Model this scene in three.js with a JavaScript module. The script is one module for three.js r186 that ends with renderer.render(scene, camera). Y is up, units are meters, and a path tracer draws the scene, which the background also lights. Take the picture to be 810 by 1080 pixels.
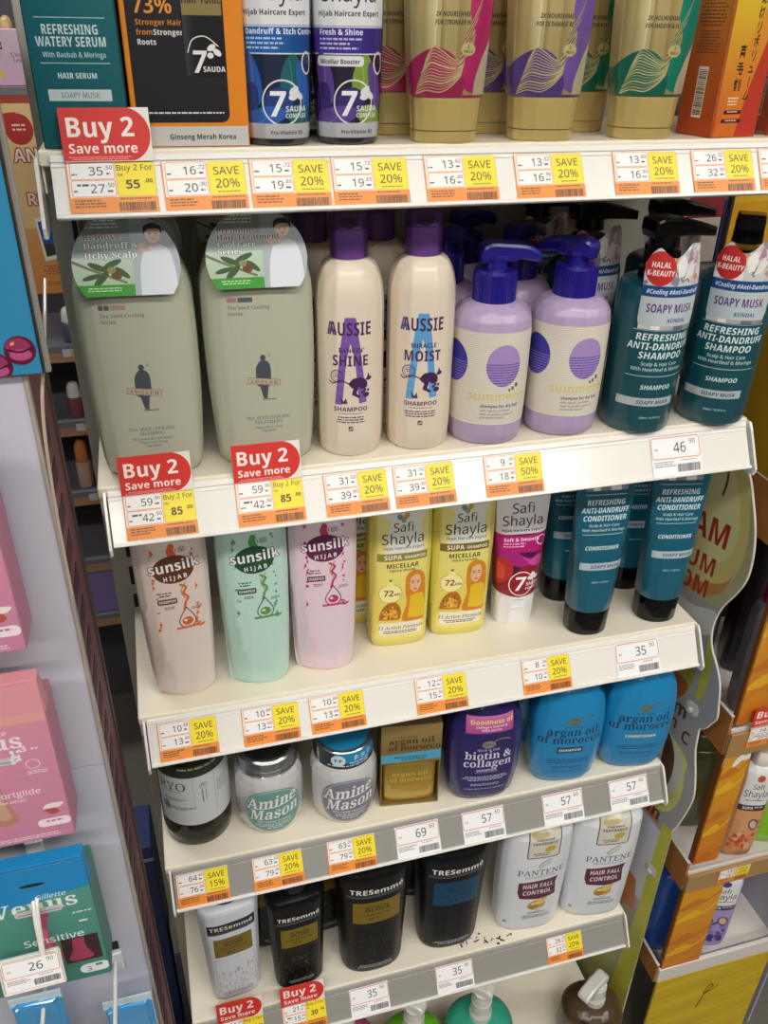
import * as THREE from 'three';
import { RoundedBoxGeometry } from 'three/addons/geometries/RoundedBoxGeometry.js';
import { mergeGeometries, toCreasedNormals } from 'three/addons/utils/BufferGeometryUtils.js';
import { RectAreaLightUniformsLib } from 'three/addons/lights/RectAreaLightUniformsLib.js';

// ---------------------------------------------------------------- camera, light, exposure
const scene = new THREE.Scene();
const camera = new THREE.PerspectiveCamera(62.66, 810 / 1080, 0.02, 60);
camera.position.set(-0.2638, 1.5101, 0.6875);
camera.rotation.set(-0.52566, -0.27619, 0.01703, 'YXZ');
const renderer = new THREE.WebGLRenderer({ antialias: true });
renderer.toneMapping = THREE.LinearToneMapping;
renderer.toneMappingExposure = 1.02;
renderer.shadowMap.enabled = true;
scene.background = new THREE.Color(0x000000);
RectAreaLightUniformsLib.init();
const CEILING = 2.9, FLOOR = -0.15;
const LAMP_POWER = 15.5;
const LAMP_GLOW = 8;
const LAMP_COLOR = new THREE.Color(1.0, 0.972, 0.925);

// ---------------------------------------------------------------- helpers
let seed = 7;
const rnd = () => { seed = (seed * 1664525 + 1013904223) >>> 0; return seed / 4294967296; };
const taken = new Map();
function numbered(name) { const n = taken.get(name) || 0; taken.set(name, n + 1); return n ? `${name}_${String(n).padStart(3, '0')}` : name; }
function mesh(name, geo, mat, parent, p, r) {
  const m = new THREE.Mesh(geo, mat); m.name = name; m.castShadow = m.receiveShadow = true;
  if (p) m.position.set(...p);
  if (r) m.rotation.set(...r);
  parent.add(m); return m;
}
function thing(name, label, category, p = [0, 0, 0], turn = 0, group) {
  const g = new THREE.Group(); g.name = numbered(name); g.position.set(...p); g.rotation.y = turn;
  g.userData = { label, category }; if (group) g.userData.group = group;
  scene.add(g); return g;
}
function copy(src, label, p, turn = 0, group) {
  const g = src.clone(); g.name = numbered(src.name.replace(/_\d{3}$/, '')); g.userData = { label, category: src.userData.category };
  if (group || src.userData.group) g.userData.group = group || src.userData.group;
  g.position.set(...p); g.rotation.set(0, turn, 0); scene.add(g); return g;
}
function struct(name, geo, mat, p, r, parent = scene) { const m = mesh(name, geo, mat, parent, p, r); if (parent === scene) m.userData = { kind: 'structure' }; return m; }
const box = (w, h, d) => new THREE.BoxGeometry(w, h, d);
const rbox = (w, h, d, r = 0.002) => new RoundedBoxGeometry(w, h, d, 2, r);
const cyl = (r1, r2, h, s = 40) => new THREE.CylinderGeometry(r1, r2, h, s);
const std = (color, roughness = 0.5, o = {}) => new THREE.MeshStandardMaterial({ color, roughness, ...o });
const gloss = (color, roughness = 0.35, o = {}) => new THREE.MeshPhysicalMaterial({ color, roughness, clearcoat: 0.35, clearcoatRoughness: 0.2, ...o });

// Print: a canvas in millimetres, x to the right of the middle and y up from the bottom.
class Print {
  constructor(w, h, bg, k = 3) {
    this.w = w; this.h = h; this.k = k; this.c = document.createElement('canvas');
    this.c.width = Math.round(w * k); this.c.height = Math.round(h * k); this.g = this.c.getContext('2d');
    if (bg) { this.g.fillStyle = bg; this.g.fillRect(0, 0, this.c.width, this.c.height); }
  }
  X(x) { return (this.w / 2 + x) * this.k; }
  Y(y) { return (this.h - y) * this.k; }
  r(x, y, w, h, col) { this.g.fillStyle = col; this.g.fillRect(this.X(x), this.Y(y + h), w * this.k, h * this.k); return this; }
  rr(x, y, w, h, rad, col, lw) {
    const g = this.g; g.beginPath(); g.roundRect(this.X(x), this.Y(y + h), w * this.k, h * this.k, rad * this.k);
    if (lw) { g.strokeStyle = col; g.lineWidth = lw * this.k; g.stroke(); } else { g.fillStyle = col; g.fill(); } return this;
  }
  t(s, x, y, size, col, o = {}) {
    const g = this.g; g.save(); g.translate(this.X(x), this.Y(y)); g.rotate(-(o.rot || 0)); g.transform(o.sx || 1, 0, -(o.sk || 0), 1, 0, 0);
    g.font = `${o.it ? 'italic ' : ''}${o.b === 0 ? '' : 'bold '}${size * this.k}px ${o.f || 'sans-serif'}`; g.textAlign = o.a || 'center'; g.fillStyle = col;
    if (o.stroke) { g.strokeStyle = o.stroke; g.lineWidth = (o.lw || 0.5) * this.k; g.lineJoin = 'round'; g.strokeText(s, 0, 0); }
    g.fillText(s, 0, 0); g.restore(); return this;
  }
  o(x, y, rx, ry, col, rot = 0, lw = 0) {
    const g = this.g; g.beginPath(); g.ellipse(this.X(x), this.Y(y), rx * this.k, ry * this.k, -rot, 0, 7);
    if (lw) { g.strokeStyle = col; g.lineWidth = lw * this.k; g.stroke(); } else { g.fillStyle = col; g.fill(); } return this;
  }
  p(pts, col, lw) {                       // polygon, or an open line when lw is given
    const g = this.g; g.beginPath(); pts.forEach(([x, y], i) => (i ? g.lineTo(this.X(x), this.Y(y)) : g.moveTo(this.X(x), this.Y(y))));
    if (lw) { g.strokeStyle = col; g.lineWidth = lw * this.k; g.lineCap = g.lineJoin = 'round'; g.stroke(); } else { g.closePath(); g.fillStyle = col; g.fill(); } return this;
  }
  s(pts, col, lw) {                       // the same, smooth through the points
    const c = new THREE.SplineCurve(pts.map((q) => new THREE.Vector2(...q))).getPoints(pts.length * 8);
    return this.p(c.map((q) => [q.x, q.y]), col, lw);
  }
  grad(x, y, w, h, c0, c1, side) {
    const g = this.g, q = side ? g.createLinearGradient(this.X(x), 0, this.X(x + w), 0) : g.createLinearGradient(0, this.Y(y + h), 0, this.Y(y));
    q.addColorStop(0, c0); q.addColorStop(1, c1); g.fillStyle = q; g.fillRect(this.X(x), this.Y(y + h), w * this.k, h * this.k); return this;
  }
  small(x, y, w, n, size, col, a = 'center') {        // rows of print too small to read
    for (let i = 0; i < n; i++) {
      const len = w * (0.7 + 0.3 * rnd()); let at = a === 'left' ? x : x - len / 2; const end = at + len;
      while (at < end) { const q = Math.min(size * (0.8 + 2.6 * rnd()), end - at); this.r(at, y - i * size * 1.75, q, size * 0.75, col); at += q + size * 0.5; }
    } return this;
  }
  bars(x, y, w, h, col = '#2a1d14') { let at = x; while (at < x + w) { const q = 0.18 + 0.5 * rnd(); this.r(at, y, Math.min(q, x + w - at), h, col); at += q + 0.2 + 0.4 * rnd(); } return this; }
  tex() { const t = new THREE.CanvasTexture(this.c); t.colorSpace = THREE.SRGBColorSpace; t.anisotropy = 8; return t; }
}

// Superellipse rings, the base of every bottle: x = a sin, z = b cos, equal steps along the outline from the back round the front.
const ringCache = new Map();
function ring(a, b, n, seg) {
  const key = [a.toFixed(5), b.toFixed(5), n.toFixed(2), seg].join(); if (ringCache.has(key)) return ringCache.get(key);
  const K = 360, P = [], L = [0];
  for (let i = 0; i <= K; i++) {
    const t = -Math.PI + (2 * Math.PI * i) / K, s = Math.sin(t), c = Math.cos(t);
    P.push([a * Math.sign(s) * Math.abs(s) ** (2 / n), b * Math.sign(c) * Math.abs(c) ** (2 / n)]);
    if (i) L.push(L[i - 1] + Math.hypot(P[i][0] - P[i - 1][0], P[i][1] - P[i - 1][1]));
  }
  const at = (s) => { const w = Math.min(Math.max(s + L[K] / 2, 0), L[K]); let i = 1; while (i < K && L[i] < w) i++; const f = (w - L[i - 1]) / (L[i] - L[i - 1] || 1); return [P[i - 1][0] + (P[i][0] - P[i - 1][0]) * f, P[i - 1][1] + (P[i][1] - P[i - 1][1]) * f]; };
  const r = { length: L[K], at, pts: Array.from({ length: seg + 1 }, (_, j) => at(-L[K] / 2 + (L[K] * j) / seg)) };
  ringCache.set(key, r); return r;
}
function smooth(pts, k = 5) {              // a soft profile through [y, a, b, n] rows
  const c1 = new THREE.CatmullRomCurve3(pts.map((p) => new THREE.Vector3(p[0], p[1], p[2])), false, 'centripetal'), out = [], m = pts.length - 1;
  for (let i = 0; i <= m * k; i++) { const q = c1.getPoint(i / (m * k)), j = Math.min(Math.floor(i / k), m - 1), f = i / k - j, n0 = pts[j][3] || 2, n1 = pts[j + 1][3] || 2; out.push([q.x, Math.max(q.y, 1e-4), Math.max(q.z, 1e-4), n0 + (n1 - n0) * f, pts[j][4] || 0]); }
  return out;
}
// A closed body lofted through rows [y, a, b, n, dz]. o.uw = width in metres that one print spans round the front, o.v = [y0, y1] of the print.
function loft(rows, o = {}) {
  const seg = o.seg || 56, pos = [], uv = [], idx = [], y0 = o.v ? o.v[0] : rows[0][0], y1 = o.v ? o.v[1] : rows[rows.length - 1][0], uw = o.uw || 1;
  const cl = (x) => Math.min(0.999, Math.max(0.001, x));
  rows.forEach(([y, a, b, n = 2, dz = 0]) => {
    const R = ring(a, b, n, seg);
    R.pts.forEach(([x, z], j) => { pos.push(x, y, z + dz); uv.push(cl(0.5 + (R.length * (j / seg - 0.5)) / uw), cl((y - y0) / (y1 - y0))); });
  });
  const N = seg + 1;
  for (let i = 0; i < rows.length - 1; i++) for (let j = 0; j < seg; j++) { const q = i * N + j; idx.push(q, q + 1, q + N + 1, q, q + N + 1, q + N); }
  for (const [i, up] of [[0, 0], [rows.length - 1, 1]]) {
    if (o.open && up) continue;
    const c = pos.length / 3; pos.push(0, rows[i][0], rows[i][4] || 0); uv.push(cl(0.01), cl(up ? 1 : 0));
    for (let j = 0; j < seg; j++) { const q = i * N + j; up ? idx.push(q, q + 1, c) : idx.push(q + 1, q, c); }
  }
  const g = new THREE.BufferGeometry(); g.setIndex(idx); g.setAttribute('position', new THREE.Float32BufferAttribute(pos, 3)); g.setAttribute('uv', new THREE.Float32BufferAttribute(uv, 2));
  return toCreasedNormals(g, o.crease || 0.7);
}
function rowAt(rows, y) {
  for (let i = 1; i < rows.length; i++) if (rows[i][0] >= y) { const f = (y - rows[i - 1][0]) / (rows[i][0] - rows[i - 1][0] || 1); return [0, 1, 2, 3].map((k) => rows[i - 1][k] + (rows[i][k] - rows[i - 1][k]) * f); }
  return rows[rows.length - 1];
}
// A sheet stuck to the front of a body: from y0 to y1 and from s0 to s1 along its outline. edge(u, v) may reshape the sheet's outline.
function sticker(rows, y0, y1, s0, s1, o = {}) {
  const nu = o.nu || 24, nv = o.nv || 12, off = o.off ?? 0.0004, pos = [], uv = [], idx = [];
  for (let i = 0; i <= nv; i++) for (let j = 0; j <= nu; j++) {
    let u = j / nu, v = i / nv; if (o.shape) [u, v] = o.shape(u, v);
    const y = y0 + (y1 - y0) * v, q = rowAt(rows, y), R = ring(q[1] + off + (o.lift ? o.lift(u, v) : 0), q[2] + off + (o.lift ? o.lift(u, v) : 0), q[3] || 2, 56), [x, z] = R.at(s0 + (s1 - s0) * u);
    pos.push(x, y, z); uv.push(u, v);
  }
  for (let i = 0; i < nv; i++) for (let j = 0; j < nu; j++) { const q = i * (nu + 1) + j; idx.push(q, q + 1, q + nu + 2, q, q + nu + 2, q + nu + 1); }
  const g = new THREE.BufferGeometry(); g.setIndex(idx); g.setAttribute('position', new THREE.Float32BufferAttribute(pos, 3)); g.setAttribute('uv', new THREE.Float32BufferAttribute(uv, 2)); g.computeVertexNormals(); return g;
}
const disc = (u, v) => { const x = 2 * u - 1, y = 2 * v - 1, k = 0.93; return [0.5 + (x * Math.sqrt(1 - (y * y * k) / 2)) / 2, 0.5 + (y * Math.sqrt(1 - (x * x * k) / 2)) / 2]; };   // a square sheet drawn round
// A thin cut-out card in the xy plane; the print covers its bounding box.
function card(pts, depth = 0.0008) {
  const s = new THREE.Shape(pts.map((p) => new THREE.Vector2(...p))), g = new THREE.ExtrudeGeometry(s, { depth, bevelEnabled: false, curveSegments: 4 });
  const xs = pts.map((p) => p[0]), ys = pts.map((p) => p[1]), x0 = Math.min(...xs), x1 = Math.max(...xs), y0 = Math.min(...ys), y1 = Math.max(...ys), P = g.attributes.position, U = g.attributes.uv;
  for (let i = 0; i < P.count; i++) U.setXY(i, (P.getX(i) - x0) / (x1 - x0), (P.getY(i) - y0) / (y1 - y0));
  return g;
}
const circlePts = (r, n = 40, a0 = 0, a1 = 2 * Math.PI) => Array.from({ length: n }, (_, i) => { const t = a0 + ((a1 - a0) * i) / (a1 - a0 > 6.2 ? n : n - 1); return [r * Math.cos(t), r * Math.sin(t)]; });
const spline2 = (pts, k = 8) => new THREE.SplineCurve(pts.map((p) => new THREE.Vector2(...p))).getPoints(pts.length * k).map((p) => [p.x, p.y]);
function extrude(pts, depth, bevel = 0.001) {
  const g = new THREE.ExtrudeGeometry(new THREE.Shape(pts.map((p) => new THREE.Vector2(...p))), { depth, bevelEnabled: bevel > 0, bevelSize: bevel, bevelThickness: bevel, bevelSegments: 2, curveSegments: 4 });
  g.translate(0, 0, -depth / 2); return g;
}
const foot = (a, b, n, r = 0.004) => [[0, a - r, b - r, n], [r * 0.15, a - r * 0.45, b - r * 0.45, n], [r * 0.5, a - r * 0.12, b - r * 0.12, n], [r, a, b, n]];
const crown = (y, a, b, n, r, a1, b1, n1 = 2) => { const o = []; for (let i = 0; i <= 8; i++) { const t = (i / 8) * Math.PI / 2; o.push([y + r * Math.sin(t), a1 + (a - a1) * Math.cos(t), b1 + (b - b1) * Math.cos(t), n + (n1 - n) * (i / 8)]); } return o; };
const ribbed = (r, h, n = 60, d = 0.0005) => { const pts = []; for (let i = 0; i < n * 2; i++) { const t = (i / (n * 2)) * 2 * Math.PI, q = i % 2 ? r : r - d; pts.push([q * Math.cos(t), q * Math.sin(t)]); } const g = extrude(pts, h, 0); g.rotateX(-Math.PI / 2); return g; };
const join = (list) => mergeGeometries(list.map((g) => (g.index ? g.toNonIndexed() : g)));
// ---------------------------------------------------------------- the shop round the shelves
const mWall = std(0x6f6a64, 0.9), mCeil = std(0xcfccc6, 0.95), mDark = std(0x17161a, 0.7);
{
  const P = new Print(500, 500, '#6b675f', 2);
  for (let i = 0; i < 5200; i++) { const q = rnd(); P.g.fillStyle = q < 0.5 ? 'rgba(60,56,50,0.10)' : 'rgba(170,164,150,0.08)'; P.g.fillRect(rnd() * 1000, rnd() * 1000, 2 + 60 * rnd(), 1 + 2 * rnd()); }
  const t = P.tex(); t.wrapS = t.wrapT = THREE.RepeatWrapping; t.repeat.set(16, 16);
  struct('floor', box(8, 0.1, 8), new THREE.MeshPhysicalMaterial({ map: t, roughness: 0.45, clearcoat: 0.2 }), [0, FLOOR - 0.05, 0]);
}
struct('ceiling', box(8, 0.1, 8), mCeil, [0, CEILING + 0.05, 0]);
struct('wall_back', box(8, CEILING - FLOOR, 0.1), mWall, [0, (CEILING + FLOOR) / 2, -4.05]);
struct('wall_front', box(8, CEILING - FLOOR, 0.1), mWall, [0, (CEILING + FLOOR) / 2, 4.05]);
struct('wall_left', box(0.1, CEILING - FLOOR, 8), mWall, [-4.05, (CEILING + FLOOR) / 2, 0]);
struct('wall_right', box(0.1, CEILING - FLOOR, 8), mWall, [4.05, (CEILING + FLOOR) / 2, 0]);
{
  const body = std(0xe8e6e0, 0.5), glow = new THREE.MeshStandardMaterial({ color: 0xffffff, emissive: LAMP_COLOR, emissiveIntensity: LAMP_GLOW });
  const where = ['to the left in front of the shelves', 'straight in front of the shelves', 'to the right in front of the shelves', 'far behind the viewer to the left', 'far behind the viewer to the right', 'above the far aisle behind the shelves'];
  [[-1.6, 1.5], [0.1, 1.6], [1.8, 1.5], [-1.1, 2.9], [1.2, 2.9], [-0.9, -0.9]].forEach(([x, z], i) => {
    const t = thing('ceiling_lamp', `long white ceiling lamp ${where[i]}`, 'ceiling lamp', [x, CEILING - 0.03, z]);
    mesh('housing', rbox(1.3, 0.05, 0.36, 0.01), body, t, [0, 0.005, 0]);
    mesh('diffuser', box(1.22, 0.006, 0.3), glow, t, [0, -0.023, 0]);
    const l = new THREE.RectAreaLight(LAMP_COLOR, i === 5 ? LAMP_POWER * 0.7 : i > 2 ? LAMP_POWER * 1.35 : LAMP_POWER * 1.1, 1.22, 0.3); l.name = 'lamp_light'; l.position.set(0, -0.032, 0); l.rotation.x = -Math.PI / 2; t.add(l);
  });
}

// ---------------------------------------------------------------- the shelving unit
const Y = [1.4255, 1.1524, 0.8817, 0.6417, 0.3164], TOP = Y.map((y) => y + 0.003), TILT = -0.527;
const mShelf = new THREE.MeshPhysicalMaterial({ color: 0xece4d0, roughness: 0.35, clearcoat: 0.25, clearcoatRoughness: 0.25 }), mPost = std(0xb9b4a4, 0.5), mRail = new THREE.MeshPhysicalMaterial({ color: 0xece9e2, roughness: 0.3, clearcoat: 0.6, clearcoatRoughness: 0.12 }), mRailGrey = new THREE.MeshPhysicalMaterial({ color: 0xa5a39d, roughness: 0.35, metalness: 0.25, clearcoat: 0.7, clearcoatRoughness: 0.15 });
{
  const bp = thing('back_panel', 'beige back panel behind the bottles on all five shelves', 'panel', [0, 0.82, -0.222]); mesh('sheet', box(0.69, 1.93, 0.006), std(0xb3aea2, 0.6), bp);
  for (const s of [-1, 1]) {
    const p = thing('slotted_post', s < 0 ? 'grey slotted metal post at the left end of the shelves' : 'grey slotted metal post at the right end of the shelves', 'post', [s * 0.3355, 0.83, -0.2065]);
    mesh('upright', rbox(0.026, 1.95, 0.012, 0.002), mPost, p);
    for (let k = 0; k < 42; k++) mesh('slot', box(0.0045, 0.026, 0.002), mDark, p, [-s * 0.0085, -0.82 + k * 0.04, 0.0056]);
  }
  const bd = thing('base_deck', 'cream base deck under the lowest shelf', 'shelf', [0, 0, 0]); mesh('deck', rbox(0.66, 0.055, 0.3, 0.003), mShelf, bd, [0, 0.0285, -0.045]); mesh('plinth', box(0.64, 0.15, 0.26), std(0x8d877c, 0.6), bd, [0, -0.0735, -0.05]);
}
const RK = [0.92, 1, 1, 1, 1];
const ordinal = ['top', 'second', 'third', 'fourth', 'lowest'];
for (let i = 0; i < 5; i++) {
  const t = thing('shelf', `${['cream top shelf with the serum and tonic boxes and gold bottles', 'cream second shelf with sage green bottles and lilac pump bottles', 'cream third shelf with pastel shampoo bottles and teal tubes', 'cream fourth shelf with the glass jars and blue oval bottles', 'scuffed cream lowest shelf with black and white shampoo bottles'][i]}`, 'shelf', [0, Y[i], 0]);
  const deck = mesh('deck', join([rbox(0.66, 0.008, 0.2, 0.002), rbox(0.66, 0.006, 0.006, 0.002).translate(0, -0.004, 0.097), rbox(0.002, 0.024, 0.19, 0.0008).translate(-0.3285, -0.014, 0), rbox(0.002, 0.024, 0.19, 0.0008).translate(0.3285, -0.014, 0)]), mShelf, t, [0, -0.001, -0.1]);
  if (i === 4) for (let k = 0; k < 26; k++) { const q = rnd(); mesh('scuff', box(0.002 + 0.006 * rnd(), 0.0003, 0.001 + 0.002 * rnd()), std(0x55483a, 0.9), deck, [0.05 + 0.09 * q + 0.01 * rnd(), 0.0041, 0.075 + 0.012 * rnd() + (q > 0.55 ? 0.012 : 0)], [0, rnd() * 3, 0]); }
  const mr = i > 2 ? mRailGrey : mRail;
  const rail = mesh('price_rail', join([rbox(0.649, 0.047, 0.0016, 0.0004), rbox(0.649, 0.0055, 0.0034, 0.001).translate(0, 0.0222, 0.0008), rbox(0.649, 0.0012, 0.0026, 0.0004).translate(0, 0.0165, 0.0005)]), mr, t, [0.0023, -0.0228 * RK[i], 0.0126 * RK[i]], [TILT, 0, 0]); rail.scale.y = RK[i];
  mesh('rail_lip', rbox(0.649, 0.0036, 0.0044, 0.001), mRail, rail, [0, -0.0232, 0.0016]);
  const plate = extrude([[-0.028, -0.002], [0.002, -0.002], [0.0065, -0.008], [0.0275, -0.045], [0.0255, -0.052], [0.019, -0.054], [-0.028, -0.05]], 0.0016, 0.0006).rotateY(-Math.PI / 2);
  for (const s of [-1, 1]) mesh('end_bracket', plate, mRail, t, [s > 0 ? 0.3325 : i ? -0.3248 : -0.3315, 0, 0]);
}

// ---------------------------------------------------------------- price labels in the rails
const LW = 62, LH = 41, ATLAS_C = 8, ATLAS_R = 6, atlas = document.createElement('canvas'); atlas.width = 2048; atlas.height = 1024;
const ag = atlas.getContext('2d'), CW = 256, CH = 170; let cell = 0;
const atlasTex = new THREE.CanvasTexture(atlas); atlasTex.colorSpace = THREE.SRGBColorSpace; atlasTex.anisotropy = 8;
const mPaper = new THREE.MeshPhysicalMaterial({ map: atlasTex, roughness: 0.5, clearcoat: 0.22, clearcoatRoughness: 0.25 }), mCard = new THREE.MeshStandardMaterial({ map: atlasTex, roughness: 0.6 });
function stamp(print, w, h) {               // puts a print into the sheet of labels and returns a thin slip that shows it
  const cx = (cell % ATLAS_C) * CW, cy = Math.floor(cell / ATLAS_C) * CH; cell++;
  ag.drawImage(print.c, 0, 0, print.c.width, print.c.height, cx, cy, CW, CH);
  const g = box(w, h, 0.0004), U = g.attributes.uv;
  for (let i = 0; i < U.count; i++) U.setXY(i, (cx + 2 + U.getX(i) * (CW - 4)) / 2048, 1 - (cy + 2 + (1 - U.getY(i)) * (CH - 4)) / 1024);
  return g;
}
const OR = '#ef9138', YE = '#f8e22c', INK = '#33261c', OL = '#e88a4e';
function slipBase() { const P = new Print(LW, LH, '#f3ece4', 4.13); P.r(-31, 0, 62, 12.5, OR).r(-31, 0, 1.4, 41, OR); P.small(-27, 9.6, 22, 3, 1.3, 'rgba(70,40,20,0.75)', 'left').small(4, 10.6, 24, 1, 1.1, 'rgba(70,40,20,0.7)', 'left').bars(3, 1.6, 25, 6.6); return P; }
function rows(P, a, a2, b, b2, strike) {
  P.rr(-28, 26.6, 30, 13, 1.5, '#f5f2ef').rr(-28, 26.6, 30, 13, 1.5, OL, 0.5).rr(-28, 13.2, 30, 12.6, 1.5, '#f5f2ef').rr(-28, 13.2, 30, 12.6, 1.5, OL, 0.5);
  P.t(a, -10.5, 29.6, 9.4, INK, { b: 0, a: 'center' }).t(a2, -1.8, 34, 4.2, INK, { b: 0 }).small(-2, 30.2, 4, 1, 1.6, INK);
  P.t(b, -10.5, 16, 9.4, INK, { b: 0 }).t(b2, -1.8, 20.4, 4.2, INK, { b: 0 }).small(-2, 16.6, 4, 1, 1.6, INK).small(-27, 30, 4, 1, 1.3, INK, 'left').small(-27, 17, 4, 1, 1.3, INK, 'left');
  return P;
}
const saveSlip = (a, a2, b, b2, pc) => { const P = rows(slipBase(), a, a2, b, b2); P.rr(3, 13, 27, 26.6, 1.4, YE).rr(3, 13, 27, 26.6, 1.4, '#d9a92a', 0.4).t('SAVE', 16.5, 29, 9, INK, { b: 0 }).t(pc, 16.5, 18.6, 9.6, INK, { b: 0 }).small(17, 15, 20, 1, 0.9, 'rgba(60,50,20,0.8)'); return P; };
const buySlip = (a, a2, b, b2, c, d) => { const P = rows(slipBase(), a, a2, b, b2); P.small(-24, 21.4, 9, 1, 2, INK, 'left'); P.rr(3, 13, 27, 26.6, 1.4, YE).rr(3, 13, 27, 26.6, 1.4, '#d9a92a', 0.4).t('Buy 2 For', 16, 33, 6, INK, { b: 0 }).t('RM', 5.8, 28.6, 2.6, INK, { b: 0 }).t(c, 14, 18.6, 9.4, INK).t(d, 25, 23, 4.4, INK); return P; };
const plainSlip = (a, a2, w = 57) => { const P = new Print(LW, LH, '#f4f3f2', 4.13); P.rr(-29.5, 17.5, 59, 21.5, 3, '#e0704a', 0.7).t('RM', -24, 26, 3, '#666', { b: 0 }).t(a, 5, 23, 14.5, '#2c2c30', { b: 0 }).t(a2, 21, 31, 7, '#555', { b: 0 }).small(-28, 13.6, 26, 3, 1.2, 'rgba(70,70,80,0.7)', 'left').small(6, 14.5, 20, 1, 1, 'rgba(70,70,80,0.6)', 'left').bars(0, 3, 28, 8, '#26262a'); return P; };
const topper = () => { const P = new Print(LW, 38, '#efe9e2', 4.13), g = P.g; P.r(-31, 0, 48, 38, '#d8332a'); g.fillStyle = '#d8332a'; g.beginPath(); g.ellipse(P.X(13), P.Y(19), 17 * P.k, 18.6 * P.k, 0, 0, 7); g.fill(); P.r(-31, 0, 62, 1, '#efe9e2'); P.t('Buy 2', -4, 17.6, 18.5, '#fbeee6', { sx: 0.98 }).t('Save more', -3, 6.4, 9.6, '#fbeee6', { sx: 0.98 }); P.small(-6, 3.4, 44, 2, 0.8, 'rgba(255,230,220,0.8)'); return P; };
const railSpot = (i, x, up = 0, out = 0.0016) => [x, Y[i] - 0.0228 * RK[i] + up * Math.cos(TILT) - out * Math.sin(TILT), 0.0126 * RK[i] + up * Math.sin(TILT) + out * Math.cos(TILT)];
function label(i, x, print, w, text, group) {
  const t = thing('price_label', text, 'price label', railSpot(i, x), 0, group); t.rotation.set(TILT, 0, (rnd() - 0.5) * 0.02);
  const m = mesh('paper_slip', stamp(print, w, 0.0405), mPaper, t, [0, -0.0014 * RK[i], 0]); m.scale.y = RK[i]; return t;
}
function promo(i, x, print, text) {
  const t = thing('promotion_label', text, 'price label', railSpot(i, x, 0, 0.002));
  mesh('paper_slip', stamp(print, 0.062, 0.0405), mPaper, t, [0, -0.0004, 0], [TILT, 0, 0]).scale.y = RK[i];
  mesh('promotion_card', stamp(topper(), 0.062, 0.0355), mCard, t, [0, 0.0345 - 0.018 * (1 - RK[i]), -0.0118 + 0.01 * (1 - RK[i])], [TILT * 0.4, 0, 0]);
}
const SL = [
  [0, -0.215, ['16', '.72', '20', '.90', '20%'], 'under the black and orange tonic box'], [0, -0.151, ['15', '.72', '19', '.65', '20%'], 'under the blue floral bottle'], [0, -0.088, ['15', '.72', '19', '.65', '20%'], 'under the violet floral bottle'],
  [0, -0.013, ['13', '.62', '16', '.40', '20%'], 'under the gold bottle with the pink wave'], [0, 0.064, ['13', '.52', '16', '.90', '20%'], 'under the gold bottle with the purple wave'], [0, 0.153, ['13', '.60', '16', '.90', '20%'], 'under the gold bottle with the green wave'], [0, 0.228, ['26', '.32', '32', '.90', '20%'], 'under the orange carton with vertical writing'], [0, 0.295, ['26', '.32', '32', '.90', '20%'], 'at the far right end of the top shelf'],
  [1, -0.1, ['31', '.02', '39', '.90', '20%'], 'under the cream bottle with the purple letter'], [1, -0.033, ['31', '.02', '39', '.90', '20%'], 'under the cream bottle with the blue letter'], [1, 0.059, ['9', '.45', '18', '.90', '50%'], 'under the first lilac pump bottle'],
  [2, -0.282, ['10', '.88', '13', '.60', '20%'], 'under the beige pink bottle'], [2, -0.195, ['10', '.88', '13', '.60', '20%'], 'under the mint bottle'], [2, -0.122, ['10', '.88', '13', '.60', '20%'], 'under the pale pink bottle'], [2, -0.002, ['12', '.24', '15', '.30', '20%'], 'under the yellow bottles'], [2, 0.127, ['8', '.24', '10', '.30', '20%'], 'under the magenta tube'],
  [3, -0.289, ['64', '.60', '76', '.00', '15%'], 'under the dark green glass bottle'], [3, -0.199, ['63', '.20', '79', '.00', '20%'], 'under the jar with the green oval label'], [3, -0.107, ['63', '.20', '79', '.00', '20%'], 'under the jar with the grey violet oval label'], [4, 0.226, ['26', '.24', '32', '.80', '20%'], 'under the white bottles on the lowest shelf'],
];
for (const [i, x, s, where] of SL) label(i, x, saveSlip(...s), i === 4 ? 0.0585 : 0.061, `orange and yellow SAVE ${s[4]} price label ${where}`, 'yellow discount price labels');
const PL = [[1, 0.24, '46', '90', 'under the teal pump bottles'], [2, 0.246, '35', '50', 'under the teal conditioner tubes'], [3, -0.021, '69', '60', 'under the amber oil bottle'], [3, 0.068, '57', '60', 'under the violet oval bottle'], [3, 0.18, '57', '60', 'under the first blue oval bottle'], [3, 0.277, '57', '60', 'under the second blue oval bottle'], [4, -0.082, '35', '90', 'under the large black and gold bottle'], [4, 0.048, '35', '90', 'under the black and blue bottle']];
for (const [i, x, a, b, where] of PL) label(i, x, plainSlip(a, b), 0.0575, `plain white price label with one price ${where}`, 'plain white price labels');
promo(0, -0.281, buySlip('35', '.50', '27', '.50', '55', '.00'), 'red Buy 2 Save more card at the left end of the top shelf');
promo(1, -0.279, buySlip('59', '.90', '42', '.50', '85', '.00'), 'red Buy 2 Save more card in front of the dandruff sage bottle');
promo(1, -0.181, buySlip('59', '.90', '42', '.50', '85', '.00'), 'red Buy 2 Save more card in front of the treatment sage bottle');
promo(4, -0.265, buySlip('21', '.50', '19', '.00', '30', '.00'), 'red Buy 2 Save more card below the white and black label bottle');
promo(4, -0.177, buySlip('21', '.50', '15', '.00', '30', '.00'), 'red Buy 2 Save more card below the small black and gold bottle');
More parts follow.
